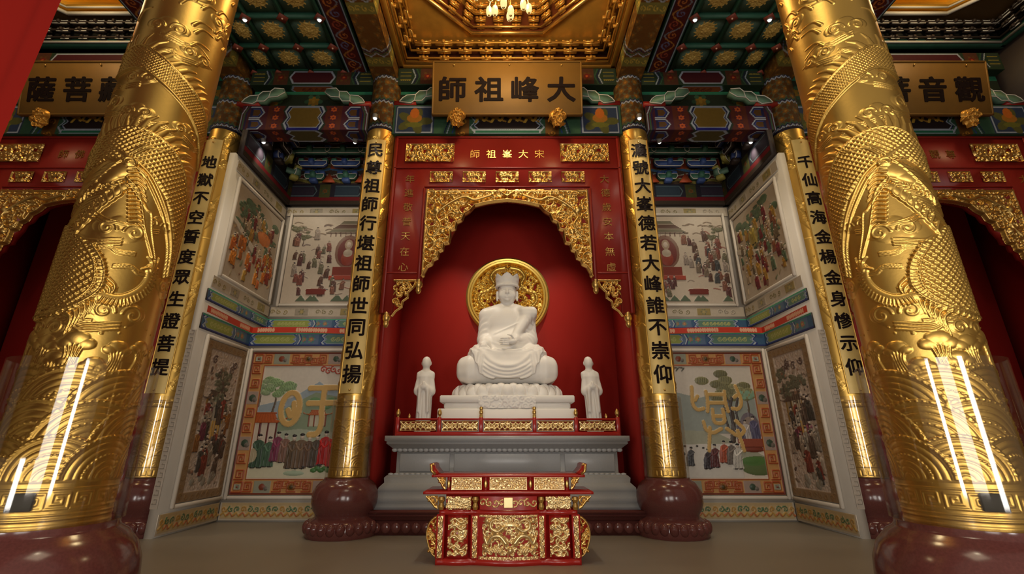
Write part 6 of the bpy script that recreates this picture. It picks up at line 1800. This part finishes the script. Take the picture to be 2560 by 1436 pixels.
def strip_art(label, L, h, pos_, rz, kind):
    cv = Canvas(L, h, .013, C('#b2a694'))
    if kind == 'foot':
        cv.rect(.05, L - .05, h * .12, h * .95, .004, C('#b49c72'))
        for k in range(int(L / .13)):
            x = .1 + k * .13
            cv.spiral(x, h * .62, .055, 1.2, k * 2, .014, .02, C('#4e6a48') if k % 3 else C('#a87c34'), 1 if k % 2 else -1)
            cv.stroke(bez([(x - .06, h * .3), (x, h * .42), (x + .05, h * .24), (x + .1, h * .34)], 10), .016, .02, C('#a8623a') if k % 2 else C('#b08a44'))
    else:
        for k, x in enumerate(np.arange(.22, L - .1, .56)):
            c = [C('#8a7a4c'), C('#8e8474'), C('#7a7250')][k % 3]
            if k % 2: cv.rect(x - .15, x + .15, h * .2, h * .8, .012, tone(c, 1.1)); flower(cv, x, h / 2, h * .3, C('#9a8a5a'), C('#a89a6a'), C('#6a6a54'))
            else:
                for q in range(3): cv.spiral(x - .16 + .16 * q, h / 2, h * .24, 1.2, q * 2, .012, .015, c)
    t = thing('flower_strip', pos_, label, 'ornament strip', 'painted flower strips on the mural walls', rz)
    link('painted_relief', cv.mesh('painted_relief', MURAL, lambda X, Y, H: (X - L / 2, -.014 - H, Y)), t)
    MB().box((0, -.006, h / 2), (L, .012, h)).build('backing', WHT, t)
for s in (-1, 1):
    rt = s > 0; sd = side(s)
    a, b = ('gold seal-script character before a broad tree', 'gold character over robed figures and orange gate')
    mural('framed mural with %s, beside the %s inner pillar' % ((a, 'right') if rt else (b, 'left')), lower_mural(rt), WHT, (s * 4.45, 10.385, .50), 0, 'large lower murals')
    mural('upper relief mural of a domed shrine and small figures on the %s back wall' % sd, upper_mural(rt), WHT, (s * 4.40, 11.03, 4.80), 0, 'upper murals on the back walls')
    rz = -s * R(90)
    mural('narrow brown-framed relief mural on the lower %s side wall' % sd, side_lower(rt), WHT, (s * 5.885, 9.63, .50), rz, 'side murals')
    mural('%s relief mural on the upper %s side wall' % ('pale figure-crowded' if rt else 'orange and green figure', sd), side_upper(rt), WHT, (s * 5.885, 9.88, 4.82), rz, 'side murals')
    strip_art('painted flower strip at the foot of the %s back wall' % sd, 2.9, .33, (s * 4.40, 10.385, .03), 0, 'foot')
    strip_art('painted flower strip at the foot of the %s side wall' % sd, 1.75, .33, (s * 5.885, 9.5, .03), rz, 'foot')
    strip_art('olive medallion strip above the upper mural of the %s back wall' % sd, 2.9, .24, (s * 4.40, 11.03, 7.22), 0, 'top')
    strip_art('olive medallion strip below the upper mural of the %s back wall' % sd, 2.9, .24, (s * 4.40, 11.03, 4.46), 0, 'top')
    strip_art('olive medallion strip above the upper mural of the %s side wall' % sd, 2.3, .24, (s * 5.885, 9.85, 7.14), rz, 'top')
    strip_art('olive medallion strip below the upper mural of the %s side wall' % sd, 2.3, .24, (s * 5.885, 9.85, 4.46), rz, 'top')
    for nm, z, h_, yb, ys0, ys1 in (('upper', 4.16, .24, 11.02, 8.62, 11.0), ('lower', 3.60, .30, 10.36, 8.62, 10.36)):
        L = 2.96
        t = thing('painted_band', (s * 4.40, yb, z), '%s blue and green painted band across the %s back wall' % (nm, sd), 'painted band', 'blue bands between the murals')
        MB().box((0, .014, h_ / 2), (L, .022, h_)).build('core', DARK, t)
        wrap_beam('painted_face', beam_paint(L, h_, 'blueband', res=.012), MURAL, -L / 2, 0, 0, h_, 0.0, 0, t)
        L2 = ys1 - ys0
        t = thing('painted_band', (s * 5.86, (ys0 + ys1) / 2, z), '%s blue painted band along the %s side wall' % (nm, sd), 'painted band', 'blue bands between the murals', rz)
        MB().box((0, .016, h_ / 2), (L2, .024, h_)).build('core', DARK, t)
        wrap_beam('painted_face', beam_paint(L2, h_, 'blueband', res=.014), MURAL, -L2 / 2, 0, 0, h_, 0.0, 0, t)
    t = thing('ribbon_banner', (s * 5.80, 10.30, 3.88), 'bright red cloth ribbon banner with pale print along the %s mural walls' % sd, 'banner', 'red ribbon banners')
    def rib(L):
        c = Canvas(L, .13, .012, C('#c03a24')); q = random.Random(4)
        for x0, x1 in ((.12, .5), (1.0, 1.7), (2.0, 2.6)):
            x = x0
            while x < min(x1, L - .1):
                c.rect(x, x + .03, .04 + .02 * q.random(), .075 + .02 * q.random(), 0, C('#dca888')); c.rect(x + .01, x + .02, .03, .10, 0, C('#dca888')); x += .055
        return c
    link('back_stretch', rib(2.9).mesh('back_stretch', MURAL, lambda X, Y, H: (-s * X, .012 * np.sin(X * 3), Y + .015 * np.sin(X * 2.2))), t)
    link('side_stretch', rib(1.7).mesh('side_stretch', MURAL, lambda X, Y, H: (s * .012 * np.sin(X * 3), -X, Y + .03 * (X / 1.7))), t)
    # pale stone fret strip on the end of the return wall
    cv = Canvas(.13, 3.1, .010, C('#b0a496'))
    for k in range(22): cv.stroke([(.03, .08 + k * .14), (.10, .08 + k * .14), (.10, .15 + k * .14), (.05, .15 + k * .14)], .010, .012, C('#7c7266'))
    t = thing('fret_strip', (s * 5.965, 8.585, .45), 'pale strip with a small grey fret on the end of the %s side wall' % sd, 'ornament strip', 'fret strips')
    link('painted_relief', cv.mesh('painted_relief', MURAL, lambda X, Y, H: (X - .065, -H, Y)), t)
